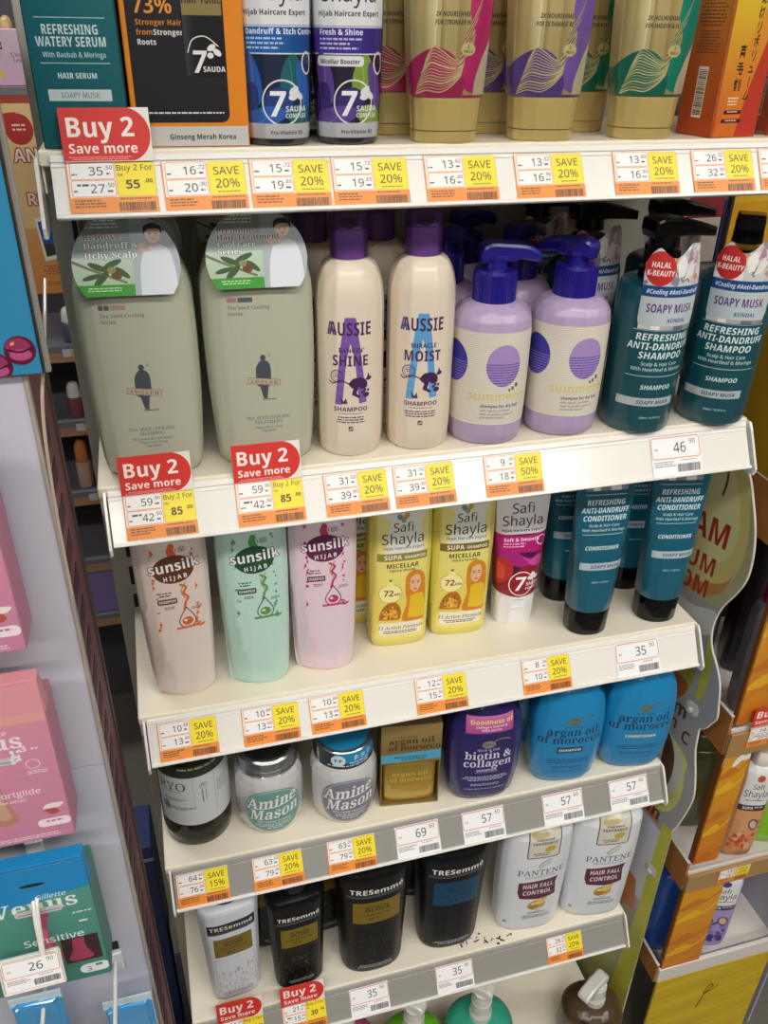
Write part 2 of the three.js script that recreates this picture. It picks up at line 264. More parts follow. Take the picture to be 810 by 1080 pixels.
// ---------------------------------------------------------------- second shelf
const G2 = 'bottles on the second shelf';
function sageBottle(label, kind, x, z, turn) {
  const t = thing('sage_bottle', label, 'shampoo bottle', [x, TOP[1], z], turn, 'large sage green bottles'), two = kind === 'TREATMENT';
  const P = new Print(104, 205, '#b9bba4', 3), D = '#4a5058';
  const B1 = two ? '#a87c74' : '#565c60', B2 = two ? '#565c60' : '#b08a80';
  P.r(-27, 153, two ? 8 : 3.6, 4, B1).r(two ? -18 : -22.6, 153, two ? 12 : 4, 4, two ? B2 : B1).r(two ? -6 : -17.8, 153, two ? 0 : 12, 4, B2);
  P.t('Tea Seed Cooling', -27, 147, 4.4, D, { b: 0, f: 'serif', a: 'left' }).t('Series', -27, 142, 4.4, D, { b: 0, f: 'serif', a: 'left' });
  P.o(0, 104, 2.4, 2.7, D).r(-2.6, 100, 5, 1.6, D).s([[-3, 101], [-6.4, 95], [-6.6, 84], [-5, 78], [5, 78], [6.2, 86], [6, 96], [3, 101], [-3, 101]], D);
  P.p([[-4, 79], [4, 79], [3, 72], [2.2, 66], [-1, 66], [-2.6, 73]], D).r(-2, 64.8, 12, 0.8, D);
  P.g.save(); P.g.translate(P.X(0), P.Y(82)); P.g.rotate(0.13); P.g.fillStyle = '#b9b59a'; P.g.fillRect(-14 * P.k, -2.8 * P.k, 28 * P.k, 5.6 * P.k); P.g.strokeStyle = '#a06a5c'; P.g.lineWidth = 0.5 * P.k; P.g.strokeRect(-14 * P.k, -2.8 * P.k, 28 * P.k, 5.6 * P.k);
  P.g.font = `bold ${4.2 * P.k}px serif`; P.g.fillStyle = '#8e5348'; P.g.textAlign = 'center'; P.g.fillText('A D O L P H', 0, 1.6 * P.k); P.g.restore(); P.o(5.5, 106, 0.9, 0.9, D, 0, 0.3);
  P.t('TEA SEED COOLING', 2, 46, 4.1, D, { b: 0, f: 'serif' }).t(kind, 2, 41.4, 4.1, D, { b: 0, f: 'serif' });
  (two ? ['Peppermint Cooling', 'Ingredient'] : ['(Anti-Dandruff & Itch-Relief)', 'Peppermint Cooling', 'Ingredient']).forEach((s, i) => P.t(s, 2, 37 - i * 3.3, 2.7, D, { b: 0 }));
  P.small(2, 12, 32, 1, 1.5, D);
  const rowsB = [...foot(0.043, 0.027, 3.4, 0.009), ...smooth([[0.02, 0.0442, 0.0275, 3.6], [0.07, 0.0472, 0.029, 3.6], [0.12, 0.0482, 0.03, 3.6], [0.155, 0.0478, 0.03, 3.5]]), ...crown(0.156, 0.0478, 0.03, 3.5, 0.047, 0.016, 0.016, 2).slice(1), [0.208, 0.0155, 0.0155, 2]];
  mesh('body', loft(rowsB, { uw: 0.104, v: [0, 0.205] }), gloss(0xffffff, 0.42, { map: P.tex(), clearcoat: 0.2 }), t);
  mesh('cap', loft([[0.207, 0.0175, 0.0175], [0.2075, 0.018, 0.018], [0.226, 0.018, 0.018], [0.228, 0.017, 0.017]]), gloss(0xa9ab93), t);
  // round hang tag with a portrait, leaning on the shoulder
  const Q = new Print(90, 84, '#dfe6e4', 3.6), wh = 'rgba(250,252,252,0.95)';
  Q.grad(-45, 0, 90, 84, '#84958f', '#d5e0d8').grad(-45, 0, 90, 40, '#c4d2c4', '#a8bf9a');
  Q.r(5, 0, 42, 84, '#aeb8be'); Q.s([[10, -4], [11, 26], [15, 44], [21, 51], [30, 51], [37, 44], [41, 20], [41, -4]], '#dfe4ea'); Q.s([[14, 44], [10, 50], [14, 54], [22, 46]], '#e4c7b2');
  Q.r(21, 50, 6, 8, '#dcb9a2').o(24, 62, 6.6, 8.4, '#ecd0bd').s([[16.6, 62], [17, 70], [24, 73.5], [31, 70], [31.4, 62], [29, 67], [20, 67], [16.6, 62]], '#1d1c20'); Q.o(21.6, 62.4, 0.8, 0.5, '#2b2422').o(26.6, 62.4, 0.8, 0.5, '#2b2422').r(22.6, 57, 3.2, 0.7, '#b5776b');
  Q.s([[-44, 36], [-30, 28], [-14, 20], [-2, 14]], '#6f7c55', 2.6); [[-24, 30, 9, 3, -0.5], [-12, 33, 9, 3, 0.5], [-22, 18, 10, 3.2, 0.9], [-4, 24, 8, 2.6, -0.8], [-30, 20, 8, 2.6, 0.3]].forEach((a) => Q.o(...a.slice(0, 4), '#3d5a34', a[4])); Q.o(-9, 22, 4.6, 5.2, '#6b4326').o(-13, 27, 3.4, 3.6, '#8d8a52');
  Q.r(-45, 0, 50, 12, '#3f9a35').small(-20, 8, 34, 2, 1.5, 'rgba(230,250,220,0.8)');
  Q.small(-18, 76, 38, 3, 1.9, wh); const Hd = two ? ['Premium', 'Hair Treatment', 'Cool Care', 'Series'] : ['Remove', 'Dandruff &', 'Itchy Scalp'], o = { f: 'serif', a: 'left', lw: 0.9 };
  Hd.forEach((s, i) => Q.t(s, -34, (two ? 59 : 58) - i * (two ? 7.4 : 9.4), two ? 7.6 : 8.6, (two ? i < 2 : i < 1) ? '#7a4048' : '#f7faf6', { ...o, stroke: (two ? i < 2 : i < 1) ? 'rgba(240,240,236,0.8)' : 'rgba(60,84,64,0.75)', sx: 0.92 }));
  const pts = circlePts(0.041, 44, -0.2 * Math.PI, 1.2 * Math.PI).map(([px, py]) => [px, py * 0.95]);
  mesh('hang_tag', card(pts, 0.0006), new THREE.MeshPhysicalMaterial({ map: Q.tex(), roughness: 0.35, clearcoat: 0.5 }), t, [0, 0.1885, 0.0315], [-0.26, 0, 0]);
  return t;
}
sageBottle('large sage green bottle whose round tag reads Remove Dandruff, leftmost on the second shelf', 'SHAMPOO', -0.2775, -0.038, -0.06);
const sage2 = sageBottle('large sage green bottle whose round tag reads Premium Hair Treatment, beside the cream bottles', 'TREATMENT', -0.1765, -0.039, -0.03);
copy(sage2, 'shaded sage green bottle hidden behind the dandruff sage bottle', [-0.273, TOP[1], -0.13]);
copy(sage2, 'shaded sage green bottle hidden behind the treatment sage bottle', [-0.174, TOP[1], -0.174]);

function creamBottle(label, words, A, x, z, turn) {
  const t = thing('cream_bottle', label, 'shampoo bottle', [x, TOP[1], z], turn, 'cream bottles with purple caps'), C = '#42224f';
  const P = new Print(92, 165, '#e6d6c2', 4);
  P.p([[-4.5, 135], [4.5, 135], [8.5, 108], [14.5, 56], [7.5, 55], [4, 96], [0, 112], [-3.6, 96], [-7.4, 54], [-14, 54], [-8.6, 108]], A[0]); P.g.globalAlpha = 0.35;
  for (let i = 0; i < 9; i++) { const q = i / 9; P.p([[-13 + 8 * q + 5 * q * rnd(), 56 + 78 * q], [-7.5 + 5 * q, 56 + 74 * q]], A[1], 1.1).p([[13 - 8 * q - 4 * q * rnd(), 58 + 76 * q], [8 - 4 * q, 60 + 74 * q]], A[1], 1.1); } P.g.globalAlpha = 1;
  P.t('AUSSIE', 0, 119, 16.5, C, { sx: 0.68 }); P.t('A', -17.2, 119, 16.5, A[0], { sx: 0.68 }); P.t('A', -17.2, 119, 16.5, 'rgba(66,34,79,0.55)', { sx: 0.68 });
  P.t(words[0], 1, 103.5, 5.6, C, { sx: 0.95 }).t(words[1], 0, 91, 13.2, C, { sx: words[1].length > 4 ? 0.82 : 0.88 });
  // running animal, paw print and grass
  P.s([[-2, 74], [2, 79], [9, 80], [14, 77], [15, 71], [10, 69], [6, 72], [2, 70], [-2, 74]], C).o(16.5, 78.5, 2.8, 1.8, C, 0.2).p([[15, 80], [16, 84], [17.4, 80]], C).s([[-2, 75], [-9, 77], [-16, 74], [-19, 76]], C, 1.1).p([[3, 72], [1, 64], [8, 60], [9, 62], [5, 65], [7, 72]], C).p([[12, 70], [13, 66], [11.6, 66]], C);
  P.o(14, 63, 3, 2.5, C).o(10.6, 66, 1.2, 1.4, C).o(13, 68, 1.2, 1.4, C).o(16, 67.4, 1.2, 1.4, C); P.p([[-8, 55], [-9, 62], [-6, 57], [-4, 61], [-3, 55]], C);
  P.o(-12, 81, 5.6, 5.6, 'rgba(66,34,79,0.75)', 0, 0.9).o(-12, 81, 3.6, 3.6, 'rgba(66,34,79,0.5)', 0, 0.5).small(-12, 82, 5, 2, 1, C);
  P.t('SHAMPOO', 0, 47.5, 6, C, { sx: 1.05 }).r(-11, 45, 22, 0.5, C).small(0, 41, 30, 3, 1.4, C).rr(-2, 28, 4, 4.4, 0.5, C).r(-1.2, 28.8, 1, 1.8, '#e6d6c2').r(0.3, 29.4, 1.2, 2, '#e6d6c2');
  const rowsB = [...foot(0.0284, 0.0284, 2, 0.006), ...smooth([[0.02, 0.0294, 0.0294], [0.08, 0.0298, 0.0298], [0.14, 0.0297, 0.0297]]).slice(0), ...crown(0.141, 0.0297, 0.0297, 2, 0.0395, 0.0152, 0.0152).slice(1), [0.1815, 0.0146, 0.0146, 2]];
  t.scale.set(1.05, 1, 1.05); mesh('body', loft(rowsB, { uw: 0.092, v: [0, 0.165] }), gloss(0xffffff, 0.4, { map: P.tex() }), t);
  const cap = mesh('cap', loft([[0.1805, 0.0152, 0.0152], [0.181, 0.0158, 0.0158], [0.2, 0.0157, 0.0157], [0.2132, 0.0155, 0.0155], [0.2155, 0.0152, 0.0152], [0.2172, 0.014, 0.014]]), gloss(0x613a86, 0.42), t);
  mesh('lid_groove', new THREE.TorusGeometry(0.0157, 0.0003, 6, 40), mDark, cap, [0, 0.2052, 0], [Math.PI / 2, 0, 0]);
  mesh('thumb_notch', extrude(spline2([[-0.007, 0.009], [-0.006, 0.003], [0, 0], [0.006, 0.003], [0.007, 0.009]]), 0.001, 0.0002), std(0x33184a, 0.5), cap, [0, 0.206, 0.0152]);
  return t;
}
const cream1 = creamBottle('cream bottle with purple cap and large purple letter reading SHINE', ["BANGIN'", 'SHINE'], ['#7d55a8', '#a78cc4'], -0.0944, -0.036, -0.2);
const cream2 = creamBottle('cream bottle with purple cap and large blue letter reading MOIST', ['MIRACLE', 'MOIST'], ['#5e9fd4', '#9cc8e6'], -0.0274, -0.034, -0.22);
copy(cream1, 'shaded cream bottle with dark purple cap behind the SHINE bottle', [-0.1155, TOP[1], -0.105], -0.1);
copy(cream2, 'shaded cream bottle with dark purple cap behind the MOIST bottle', [-0.0515, TOP[1], -0.101], -0.1);

const pumpHead = (len) => extrude(spline2([[-0.013, 0.001], [-0.014, 0.009], [-0.008, 0.0125], [0.004, 0.012], [len * 0.7, 0.0095], [len, 0.004], [len + 0.001, 0.0005], [len - 0.003, 0.0015], [len * 0.6, 0.0035], [0.013, 0.0015]]), 0.013, 0.0035);
function lilacBottle(label, x, z, turn, spout) {
  const t = thing('lilac_pump_bottle', label, 'pump bottle', [x, TOP[1], z], turn, 'lilac pump bottles');
  const rowsB = [...foot(0.0355, 0.0335, 2.2, 0.008), ...smooth([[0.012, 0.0362, 0.0342, 2.2], [0.06, 0.0372, 0.035, 2.2], [0.115, 0.0372, 0.035, 2.2]]), ...crown(0.116, 0.0372, 0.035, 2.2, 0.02, 0.0185, 0.0185).slice(1)];
  mesh('body', loft(rowsB), gloss(0xb7a1c3, 0.42), t);
  const P = new Print(150, 92, '#e4ddc8', 3.4); for (let y = 2; y < 92; y += 1.75) P.r(-75, y, 150, 0.4, 'rgba(150,140,165,0.55)');
  for (const [cx, c1, c2] of [[15, '#a98bc4', '#4a3f9a'], [-39, '#35309a', '#8a78c0']]) { P.o(cx, 60, 17.5, 20.5, c1); P.g.save(); P.g.beginPath(); P.g.ellipse(P.X(cx), P.Y(60), 17.5 * P.k, 20.5 * P.k, 0, 0, 7); P.g.clip(); for (let y = 40; y < 63; y += 2.6) P.r(cx - 18, y, 36, 0.9, c2); for (let q = 0; q < 22; q++) P.r(cx - 17 + 33 * rnd(), 40 + 22 * rnd(), 0.6, 2.4, c1); P.g.restore(); }
  const g = P.g, gr = g.createLinearGradient(P.X(-6), 0, P.X(40), 0); gr.addColorStop(0, '#d9c97c'); gr.addColorStop(1, '#6b5c22');
  P.t('summerie', 12, 25, 12.5, gr, { sx: 1.02 }).o(26, 37, 1.4, 2, '#5f5630').o(30, 40, 1.7, 2.3, '#5f5630').o(22.5, 35.5, 1.1, 1.5, '#5f5630');
  P.t('shampoo for dry hair', -6, 18, 4, '#2f2558', { a: 'left' }); ['with organic sunflower', 'seed oil, golden jojoba oil', 'and amino keratin'].forEach((s, i) => P.t(s, -6, 13.6 - i * 3.7, 3, '#4a4168', { a: 'left', b: 0, it: 1 }));
  mesh('label', sticker(rowsB, 0.0235, 0.114, -0.072, 0.072, { nu: 48, nv: 6 }), std(0xffffff, 0.55, { map: P.tex() }), t);
  const navy = gloss(0x1c1480, 0.28, { clearcoat: 0.6 });
  mesh('collar', join([ribbed(0.0202, 0.026, 48).translate(0, 0.148, 0), cyl(0.0192, 0.02, 0.003).translate(0, 0.1625, 0).toNonIndexed()].map((q) => { const c = q.index ? q.toNonIndexed() : q; return c; })), navy, t);
  const pump = mesh('pump', join([cyl(0.0098, 0.0105, 0.014).translate(0, 0.1685, 0), cyl(0.0125, 0.0115, 0.004).translate(0, 0.1745, 0)]), navy, t);
  mesh('spout', pumpHead(0.036), navy, pump, [0, 0.1725, 0], [0, spout, 0]);
  return t;
}
const lilac1 = lilacBottle('lilac pump bottle with cream label and spout pointing right, beside the MOIST bottle', 0.0425, -0.032, -0.38, 0.33);
lilacBottle('lilac pump bottle with cream label and spout pointing away, beside the teal pump bottles', 0.1245, -0.033, -0.32, 2.6);
const navyBack = ['shaded lilac pump bottle with navy pump, first in the back row beside the MOIST bottle', 'shaded lilac pump bottle with navy pump in the middle of the back row', 'shaded lilac pump bottle with navy pump, back row in front of the teal one'];
copy(lilac1, navyBack[0], [0.018, TOP[1], -0.106], 2.9); copy(lilac1, navyBack[1], [0.0965, TOP[1], -0.106], 0.3); copy(lilac1, navyBack[2], [0.066, TOP[1], -0.18], 0.1);

const TEAL = '#0e4d57';
function tealBottle(label, x, z, turn, spout) {
  const t = thing('teal_pump_bottle', label, 'pump bottle', [x, TOP[1], z], turn, 'teal pump bottles with hang tags'), W = '#dbe7e6';
  const P = new Print(112, 150, TEAL, 3.6);
  P.r(-32, 107.5, 64, 0.6, W).t('REFRESHING', 0, 98, 9.4, W, { it: 0, sk: 0.1 }).t('ANTI-DANDRUFF', 0, 89, 9.4, W, { sk: 0.1, sx: 0.94 }).t('SHAMPOO', 0, 80, 9.4, W, { sk: 0.1 }).t('Scalp & Hair Care', 0, 73, 4.9, W, { b: 0 }).t('With Heartleaf & Moringa', 0, 67.4, 4.9, W, { b: 0 }).r(-32, 62, 64, 0.6, W);
  P.t('SHAMPOO', 0, 48.5, 6.4, W, { it: 0, sk: 0.15 }).r(-38, 31, 62, 8.6, '#b9c3c6').t('SOAPY MUSK', 0, 33, 5.6, '#274f5c', { sk: 0.15 }).t('500ml / 16.90 fl.oz', 0, 17.5, 2.8, W, { b: 0 });
  const rowsB = [...foot(0.0345, 0.0345, 2, 0.005), [0.01, 0.0352, 0.0352, 2], [0.08, 0.0362, 0.0362, 2], [0.14, 0.0366, 0.0366, 2], ...crown(0.14, 0.0366, 0.0366, 2, 0.01, 0.026, 0.026).slice(1), [0.1505, 0.021, 0.021, 2]];
  mesh('body', loft(rowsB, { uw: 0.112, v: [0, 0.15] }), gloss(0xffffff, 0.33, { map: P.tex(), clearcoat: 0.5 }), t);
  const black = gloss(0x060607, 0.28, { clearcoat: 0.3, specularIntensity: 0.5 });
  mesh('collar', join([ribbed(0.0195, 0.019, 48), ribbed(0.0168, 0.012, 40).translate(0, 0.018, 0)]), black, t, [0, 0.15, 0]);
  const pump = mesh('pump', cyl(0.0135, 0.0145, 0.016), black, t, [0, 0.187, 0]);
  mesh('spout', extrude([[-0.0155, 0], [-0.017, 0.004], [-0.0165, 0.011], [-0.012, 0.0125], [0.006, 0.0125], [0.03, 0.007], [0.044, 0.0035], [0.044, 0], [0.03, 0.001], [0.016, 0.0015]], 0.021, 0.0028), black, pump, [0, 0.0035, 0], [0, spout, 0]);
  // silver hang tag curved round the shoulder
  const Q = new Print(66, 80, '#d6d8da', 4); const g = Q.g;
  for (let i = 0; i < 60; i++) Q.o(-33 + 66 * rnd(), 44 + 40 * rnd(), 2 + 5 * rnd(), 1 + 3 * rnd(), ['#f4f3f2', '#b9bcc2', '#8c8f98', '#cfc6cf', '#e6dcd6'][Math.floor(5 * rnd())], 3 * rnd());
  Q.s([[2, 50], [0, 62], [6, 70], [10, 62], [8, 52]], '#f7f4ee').s([[8, 48], [14, 62], [22, 64], [18, 52]], '#f2e9e4').s([[10, 62], [14, 76], [18, 66]], '#b88aa0').s([[18, 62], [24, 74], [26, 62]], '#c9a3b0').s([[20, 46], [30, 60], [32, 50]], '#f6efe9').s([[-2, 62], [-4, 70], [2, 72]], '#c8a04c').o(24, 50, 4, 3, '#d79a7c');
  Q.o(-17, 58, 15.5, 15.5, '#c8302c').t('HALAL', -17, 59, 7, '#f8eeee', { sk: 0.12, sx: 0.9 }).t('K-BEAUTY', -17, 51.5, 7, '#f8eeee', { sk: 0.12, sx: 0.85 });
  Q.r(-33, 32, 66, 10.4, '#1d4f8c').t('#Cooling #Anti-Dandruff', 1, 35, 6, '#eaf0f8', { sk: 0.12, sx: 0.84 });
  Q.r(-33, 4, 66, 28, '#ccd7da'); const gr = g.createLinearGradient(Q.X(-30), 0, Q.X(30), 0); gr.addColorStop(0, '#5d3a8c'); gr.addColorStop(1, '#b0305c'); Q.t('SOAPY MUSK', 0, 17, 11.8, gr, { sx: 0.72 }).t('KUNDAL', 8, 7.6, 5.6, '#2c5a9a', { sk: 0.15 }); Q.grad(-33, 0, 66, 4, '#e9e9ea', '#8c8c90', 1).r(-18, 0, 9, 4, '#fafafa').r(6, 0, 12, 4, '#77777c');
  const wave = (u, v) => { const top = 0.9 + 0.08 * Math.sin(u * 9 + 0.6) + 0.06 * u - 0.2 * Math.max(0, 0.22 - u) * 4; return [0.5 + (u - 0.5) * (v > 0.9 ? 0.985 : v < 0.08 ? 0.95 : 1), v * Math.min(1, top)]; };
  const tagRows = [[0.08, 0.0362, 0.0362, 2], [0.15, 0.037, 0.037, 2], [0.165, 0.035, 0.035, 2], [0.2, 0.029, 0.029, 2]];
  mesh('hang_tag', sticker(tagRows, 0.109, 0.187, -0.03, 0.03, { off: 0.0012, shape: wave, nu: 40, nv: 14 }), new THREE.MeshPhysicalMaterial({ map: Q.tex(), roughness: 0.3, metalness: 0.15, clearcoat: 0.5, side: THREE.DoubleSide }), t);
  return t;
}
const teal1 = tealBottle('teal pump bottle with silver SOAPY MUSK tag, spout pointing right, beside the lilac bottles', 0.2055, -0.0215, -0.12, 0.15);
tealBottle('teal pump bottle with silver SOAPY MUSK tag at the right end of the second shelf', 0.2945, -0.02, -0.52, 1.42);
copy(teal1, 'shaded teal pump bottle in the back row between the lilac and teal bottles', [0.172, TOP[1], -0.106], -0.15); copy(teal1, 'shaded teal pump bottle with tag in the back row behind the lilac pumps', [0.15, TOP[1], -0.1805], -0.2);
copy(teal1, 'shaded teal pump bottle in the back row behind the two front teal ones', [0.262, TOP[1], -0.106], -0.15);
// ---------------------------------------------------------------- third shelf
const W0 = '#f2eeea';
function pastelBottle(label, bg, dark, accent, ellipse, x, z, turn) {
  const t = thing('pastel_bottle', label, 'shampoo bottle', [x, TOP[2], z], turn, 'pastel faceted bottles');
  const P = new Print(86, 205, bg, 3.6);
  for (let i = 0; i < 26; i++) { const side = i % 2 ? 1 : -1, y = 92 + 100 * rnd(), xx = side * (17 + 4 * rnd()); P.o(xx, y, 1 + rnd(), 0.7 + rnd(), accent, rnd() * 3); if (i % 3 === 0) P.s([[xx - 2, y - 4], [xx + 1, y], [xx - 1, y + 4]], accent, 0.6); }
  P.p([[-3, 178], [3, 178], [5, 186], [2, 194], [-2, 194], [-5, 186]], accent).o(10, 187, 7, 6, W0, 0, 0.8).small(10, 188, 8, 3, 1.1, dark);
  P.o(0, 165, 20, 16, ellipse); P.t('sunsilk', 1, 163, 16, '#f6f2f4', { sx: 0.92, stroke: dark, lw: 1.4, rot: 0.06 }).t('H I J A B', 1, 153, 7, '#f6f2f4', { sx: 0.9, rot: 0.06 });
  P.small(-11, 138, 14, 2, 1.8, dark).rr(-19, 125, 19, 6.6, 1.4, dark).t('SHAMPOO', -9.5, 126.6, 4.2, '#f4ece6', { sx: 0.8 }).small(-8, 121, 12, 2, 1.1, dark);
  P.s([[5, 146], [10, 142], [7, 136], [11, 130], [8, 124], [6, 116]], accent, 2.4).s([[10, 148], [5, 138], [9, 128]], '#b9944c', 1.2);
  P.s([[8, 118], [1, 106], [0, 99], [4, 94], [12, 94], [16, 99], [15, 106], [8, 118]], dark, 1).o(8, 101, 5.5, 5, accent).o(6, 102, 2, 1.6, '#efe0b8').o(10, 100, 1.8, 1.5, '#c8553f').rr(-4, 92, 24, 2.6, 1.3, accent).small(19, 116, 12, 2, 1.1, dark).o(22, 92, 4, 1.4, accent, 0.2).o(20, 95, 2, 1, accent, 0.7);
  const base = [...foot(0.0318, 0.019, 3, 0.006), ...smooth([[0.012, 0.0327, 0.0198, 3], [0.05, 0.034, 0.0212, 2.9], [0.1, 0.0352, 0.022, 2.8], [0.16, 0.0362, 0.0225, 2.8], [0.19, 0.0358, 0.0222, 2.8]], 14), ...crown(0.1905, 0.0358, 0.0222, 2.8, 0.022, 0.016, 0.016).slice(1)];
  const g = loft(base, { uw: 0.086, v: [0, 0.205], crease: 0.5 }), A = g.attributes.position;
  for (let i = 0; i < A.count; i++) {                        // a slanting facet cut into the lower front
    const px = A.getX(i), py = A.getY(i), pz = A.getZ(i), d = (-(px + 0.036) * 0.12 - (py - 0.125) * 0.034) / 0.1247, e = ((px - 0.036) * 0.12 - (py - 0.07) * 0.03) / 0.1237;
    if (pz > 0) A.setZ(i, Math.max(0.002, pz - 0.3 * Math.max(0, d) - 0.22 * Math.max(0, e)));
  }
  const N = toCreasedNormals(g, 0.5); mesh('body', N, gloss(0xffffff, 0.38, { map: P.tex(), clearcoat: 0.3 }), t);
  mesh('cap', loft([[0.211, 0.019, 0.017], [0.212, 0.0195, 0.0175], [0.232, 0.0185, 0.0165], [0.234, 0.017, 0.015]]), gloss(dark, 0.35), t);
  return t;
}
pastelBottle('beige pink faceted bottle with brown oval brand mark, leftmost on the third shelf', '#e4d3c9', '#5b2f1c', '#d9622f', '#5f3219', -0.2775, -0.04, 0.1);
pastelBottle('pale mint faceted bottle with dark green oval brand mark on the third shelf', '#c1e2d5', '#1e4a34', '#4d9a52', '#1f4a30', -0.1975, -0.038, 0.02);
pastelBottle('pale pink faceted bottle with purple oval brand mark on the third shelf', '#ebd3dd', '#5d1f45', '#c0306a', '#5b1c46', -0.124, -0.042, -0.05);

function yellowBottle(label, x, z, turn, band) {
  const t = thing('yellow_bottle', label, 'shampoo bottle', [x, TOP[2], z], turn, 'yellow oval bottles');
  const rowsB = [...foot(0.033, 0.019, 3.2, 0.006), ...smooth([[0.012, 0.034, 0.0198, 3.2], [0.07, 0.0352, 0.021, 3.1], [0.14, 0.0362, 0.0215, 3], [0.175, 0.0352, 0.021, 3]], 6), ...crown(0.176, 0.0352, 0.021, 3, 0.02, 0.016, 0.015).slice(1)];
  mesh('body', loft(rowsB), gloss(0xe6d766, 0.3, { clearcoat: 0.5 }), t);
  const P = new Print(57, 168, '#ebdf7c', 3.8), D = '#2b2a2c';
  P.r(-28.5, 118, 57, 50, '#e9e9de').p([[-28.5, 168], [-14, 158], [-20, 118], [-28.5, 118]], '#efe490').p([[28.5, 168], [20, 156], [23, 118], [28.5, 118]], '#efe490');
  P.o(-4, 163, 3, 4, '#6f8fa8', 0.6).o(3, 164, 3, 4, '#cc9a3f', -0.5).o(0, 159, 2.6, 3.4, '#8aa36a');
  P.t('Safi', 0, 145, 15, D, { b: 0, sx: 0.95 }).t('Shayla', 0, 130, 18, D, { b: 0, sx: 0.92 }).t('Hijab Haircare Expert', 1, 123, 4.6, D, { b: 0, sx: 1.05 });
  P.r(-28.5, 108, 57, 10, band).t('SUPA', -11, 110, 8, '#f3efdc').t('SHAMPOO', 14, 110.4, 5.6, '#f3efdc', { sx: 0.9 }).t('MICELLAR', 0, 99, 7.4, '#3a3320', { sx: 1.02 }).t('THICK & VOLUME', 0, 94.4, 3.6, '#3a3320');
  P.grad(-28.5, 22, 57, 70, '#efe07e', '#e6cf58');
  P.s([[4, 84], [8, 92], [17, 94], [25, 88], [28, 74], [28, 26], [2, 26], [6, 50], [4, 66], [4, 84]], '#d98a1f').s([[10, 84], [15, 88], [20, 86], [22, 76], [18, 66], [13, 65], [9, 72], [10, 84]], '#eebd96').s([[10, 60], [18, 62], [26, 58], [28, 30], [8, 30]], '#e9c22a');
  P.p([[11, 79], [14, 79.8]], '#3a2620', 0.8).p([[17, 79.6], [20, 78.6]], '#3a2620', 0.8).o(12.6, 77, 1.1, 0.7, '#2a1c1a').o(18.6, 76.6, 1.1, 0.7, '#2a1c1a').p([[15.4, 76], [14.8, 72.4], [16, 72]], '#c98f68', 0.5).o(15.2, 69, 2.2, 0.9, '#b8423c').o(11, 73, 1.6, 1.1, 'rgba(220,120,100,0.35)');
  P.s([[-26, 28], [-22, 44], [-12, 54], [-4, 50], [0, 38], [-2, 28]], '#b8721c').s([[-20, 30], [-14, 42], [-6, 42], [-4, 30]], '#e2a53a'); for (let i = 0; i < 18; i++) P.o(-22 + 18 * rnd(), 30 + 18 * rnd(), 0.8 + rnd(), 0.8 + rnd(), ['#f2cf6a', '#8f4f14'][i % 2]);
  P.o(-13, 65, 13, 12.5, 'rgba(255,246,190,0.75)').o(-13, 65, 13, 12.5, '#c69a2a', 0, 0.6).p([[-18, 75], [-13, 86], [-8, 75]], 'rgba(250,236,150,0.9)').t('72', -15, 61.5, 10.6, '#6b4a12').t('HRS', -5, 62, 4, '#6b4a12').o(-13, 83, 1.8, 1.6, '#5d7a2f');
  P.r(-25, 6, 50, 18, '#f3ecd2').t('11 Action Formula', 0, 14.5, 6.4, D, { it: 1, f: 'serif', b: 0, sx: 0.95 }).small(0, 10.8, 42, 2, 1.4, D);
  mesh('label', sticker(rowsB, 0.013, 0.181, -0.0285, 0.0285, { nu: 30, nv: 20 }), std(0xffffff, 0.4, { map: P.tex() }), t);
  mesh('cap', loft([[0.195, 0.018, 0.016], [0.196, 0.0185, 0.0165], [0.216, 0.0185, 0.0165], [0.218, 0.017, 0.015]]), gloss(0xf0ead0, 0.35), t);
  return t;
}
const yellow1 = yellowBottle('yellow oval bottle with olive band, nearest the pale pink bottle', -0.0335, -0.064, -0.05, '#8d8a3c');
yellowBottle('yellow oval bottle with brown band, next to the magenta tube', 0.0405, -0.0665, -0.1, '#7c6a2e');
copy(yellow1, 'shaded yellow bottle partly hidden behind the pale pink and yellow bottles', [-0.082, TOP[2], -0.115], -0.05);

// tubes standing on their caps: round below, pressed flat above
function tube(name, label, o, x, z, turn) {
  const t = thing(name, label, 'tube', [x, TOP[o.shelf], z], turn, o.group), r = o.r, h = o.h, c = o.cap;
  const capRows = [[0, r * 0.9, r * 0.9 * o.k], [0.0012, r * 0.955, r * 0.955 * o.k], [0.004, r * 0.965, r * 0.965 * o.k], [c - 0.001, r * 1.0, r * o.k], [c, r * 0.99, r * 0.99 * o.k]].map((q) => [...q, 2.2]);
  const cap = mesh('cap', loft(capRows), o.capMat, t);
  mesh('cap_groove', new THREE.TorusGeometry(r, 0.0003, 6, 48).scale(1, o.k, 1).rotateX(Math.PI / 2), mDark, cap, [0, c * 0.93, 0]);
  mesh('flip_lip', extrude(spline2([[-0.007, 0], [-0.005, 0.0022], [0.005, 0.0022], [0.007, 0]]), 0.0014, 0.0003), o.capMat, cap, [0, c * 0.62, r * 0.985 * o.k]);
  const body = [[c + 0.0002, r * 1.0, r * o.k, 2.2], [c + 0.002, r * 1.02, r * 1.02 * o.k, 2.2]];
  for (let i = 1; i <= 14; i++) { const f = i / 14, e = f ** 1.35; body.push([c + 0.002 + (h - c - 0.012) * f, r * (1.02 + (o.flare - 1.02) * f), r * o.k * (1.02 * (1 - e) + 0.1 * e), 2.2 + 1.2 * f]); }
  body.push([h, r * o.flare, r * 0.08, 4]);
  mesh('body', loft(body, { uw: o.uw, v: [c, h] }), o.bodyMat, t);
  return t;
}
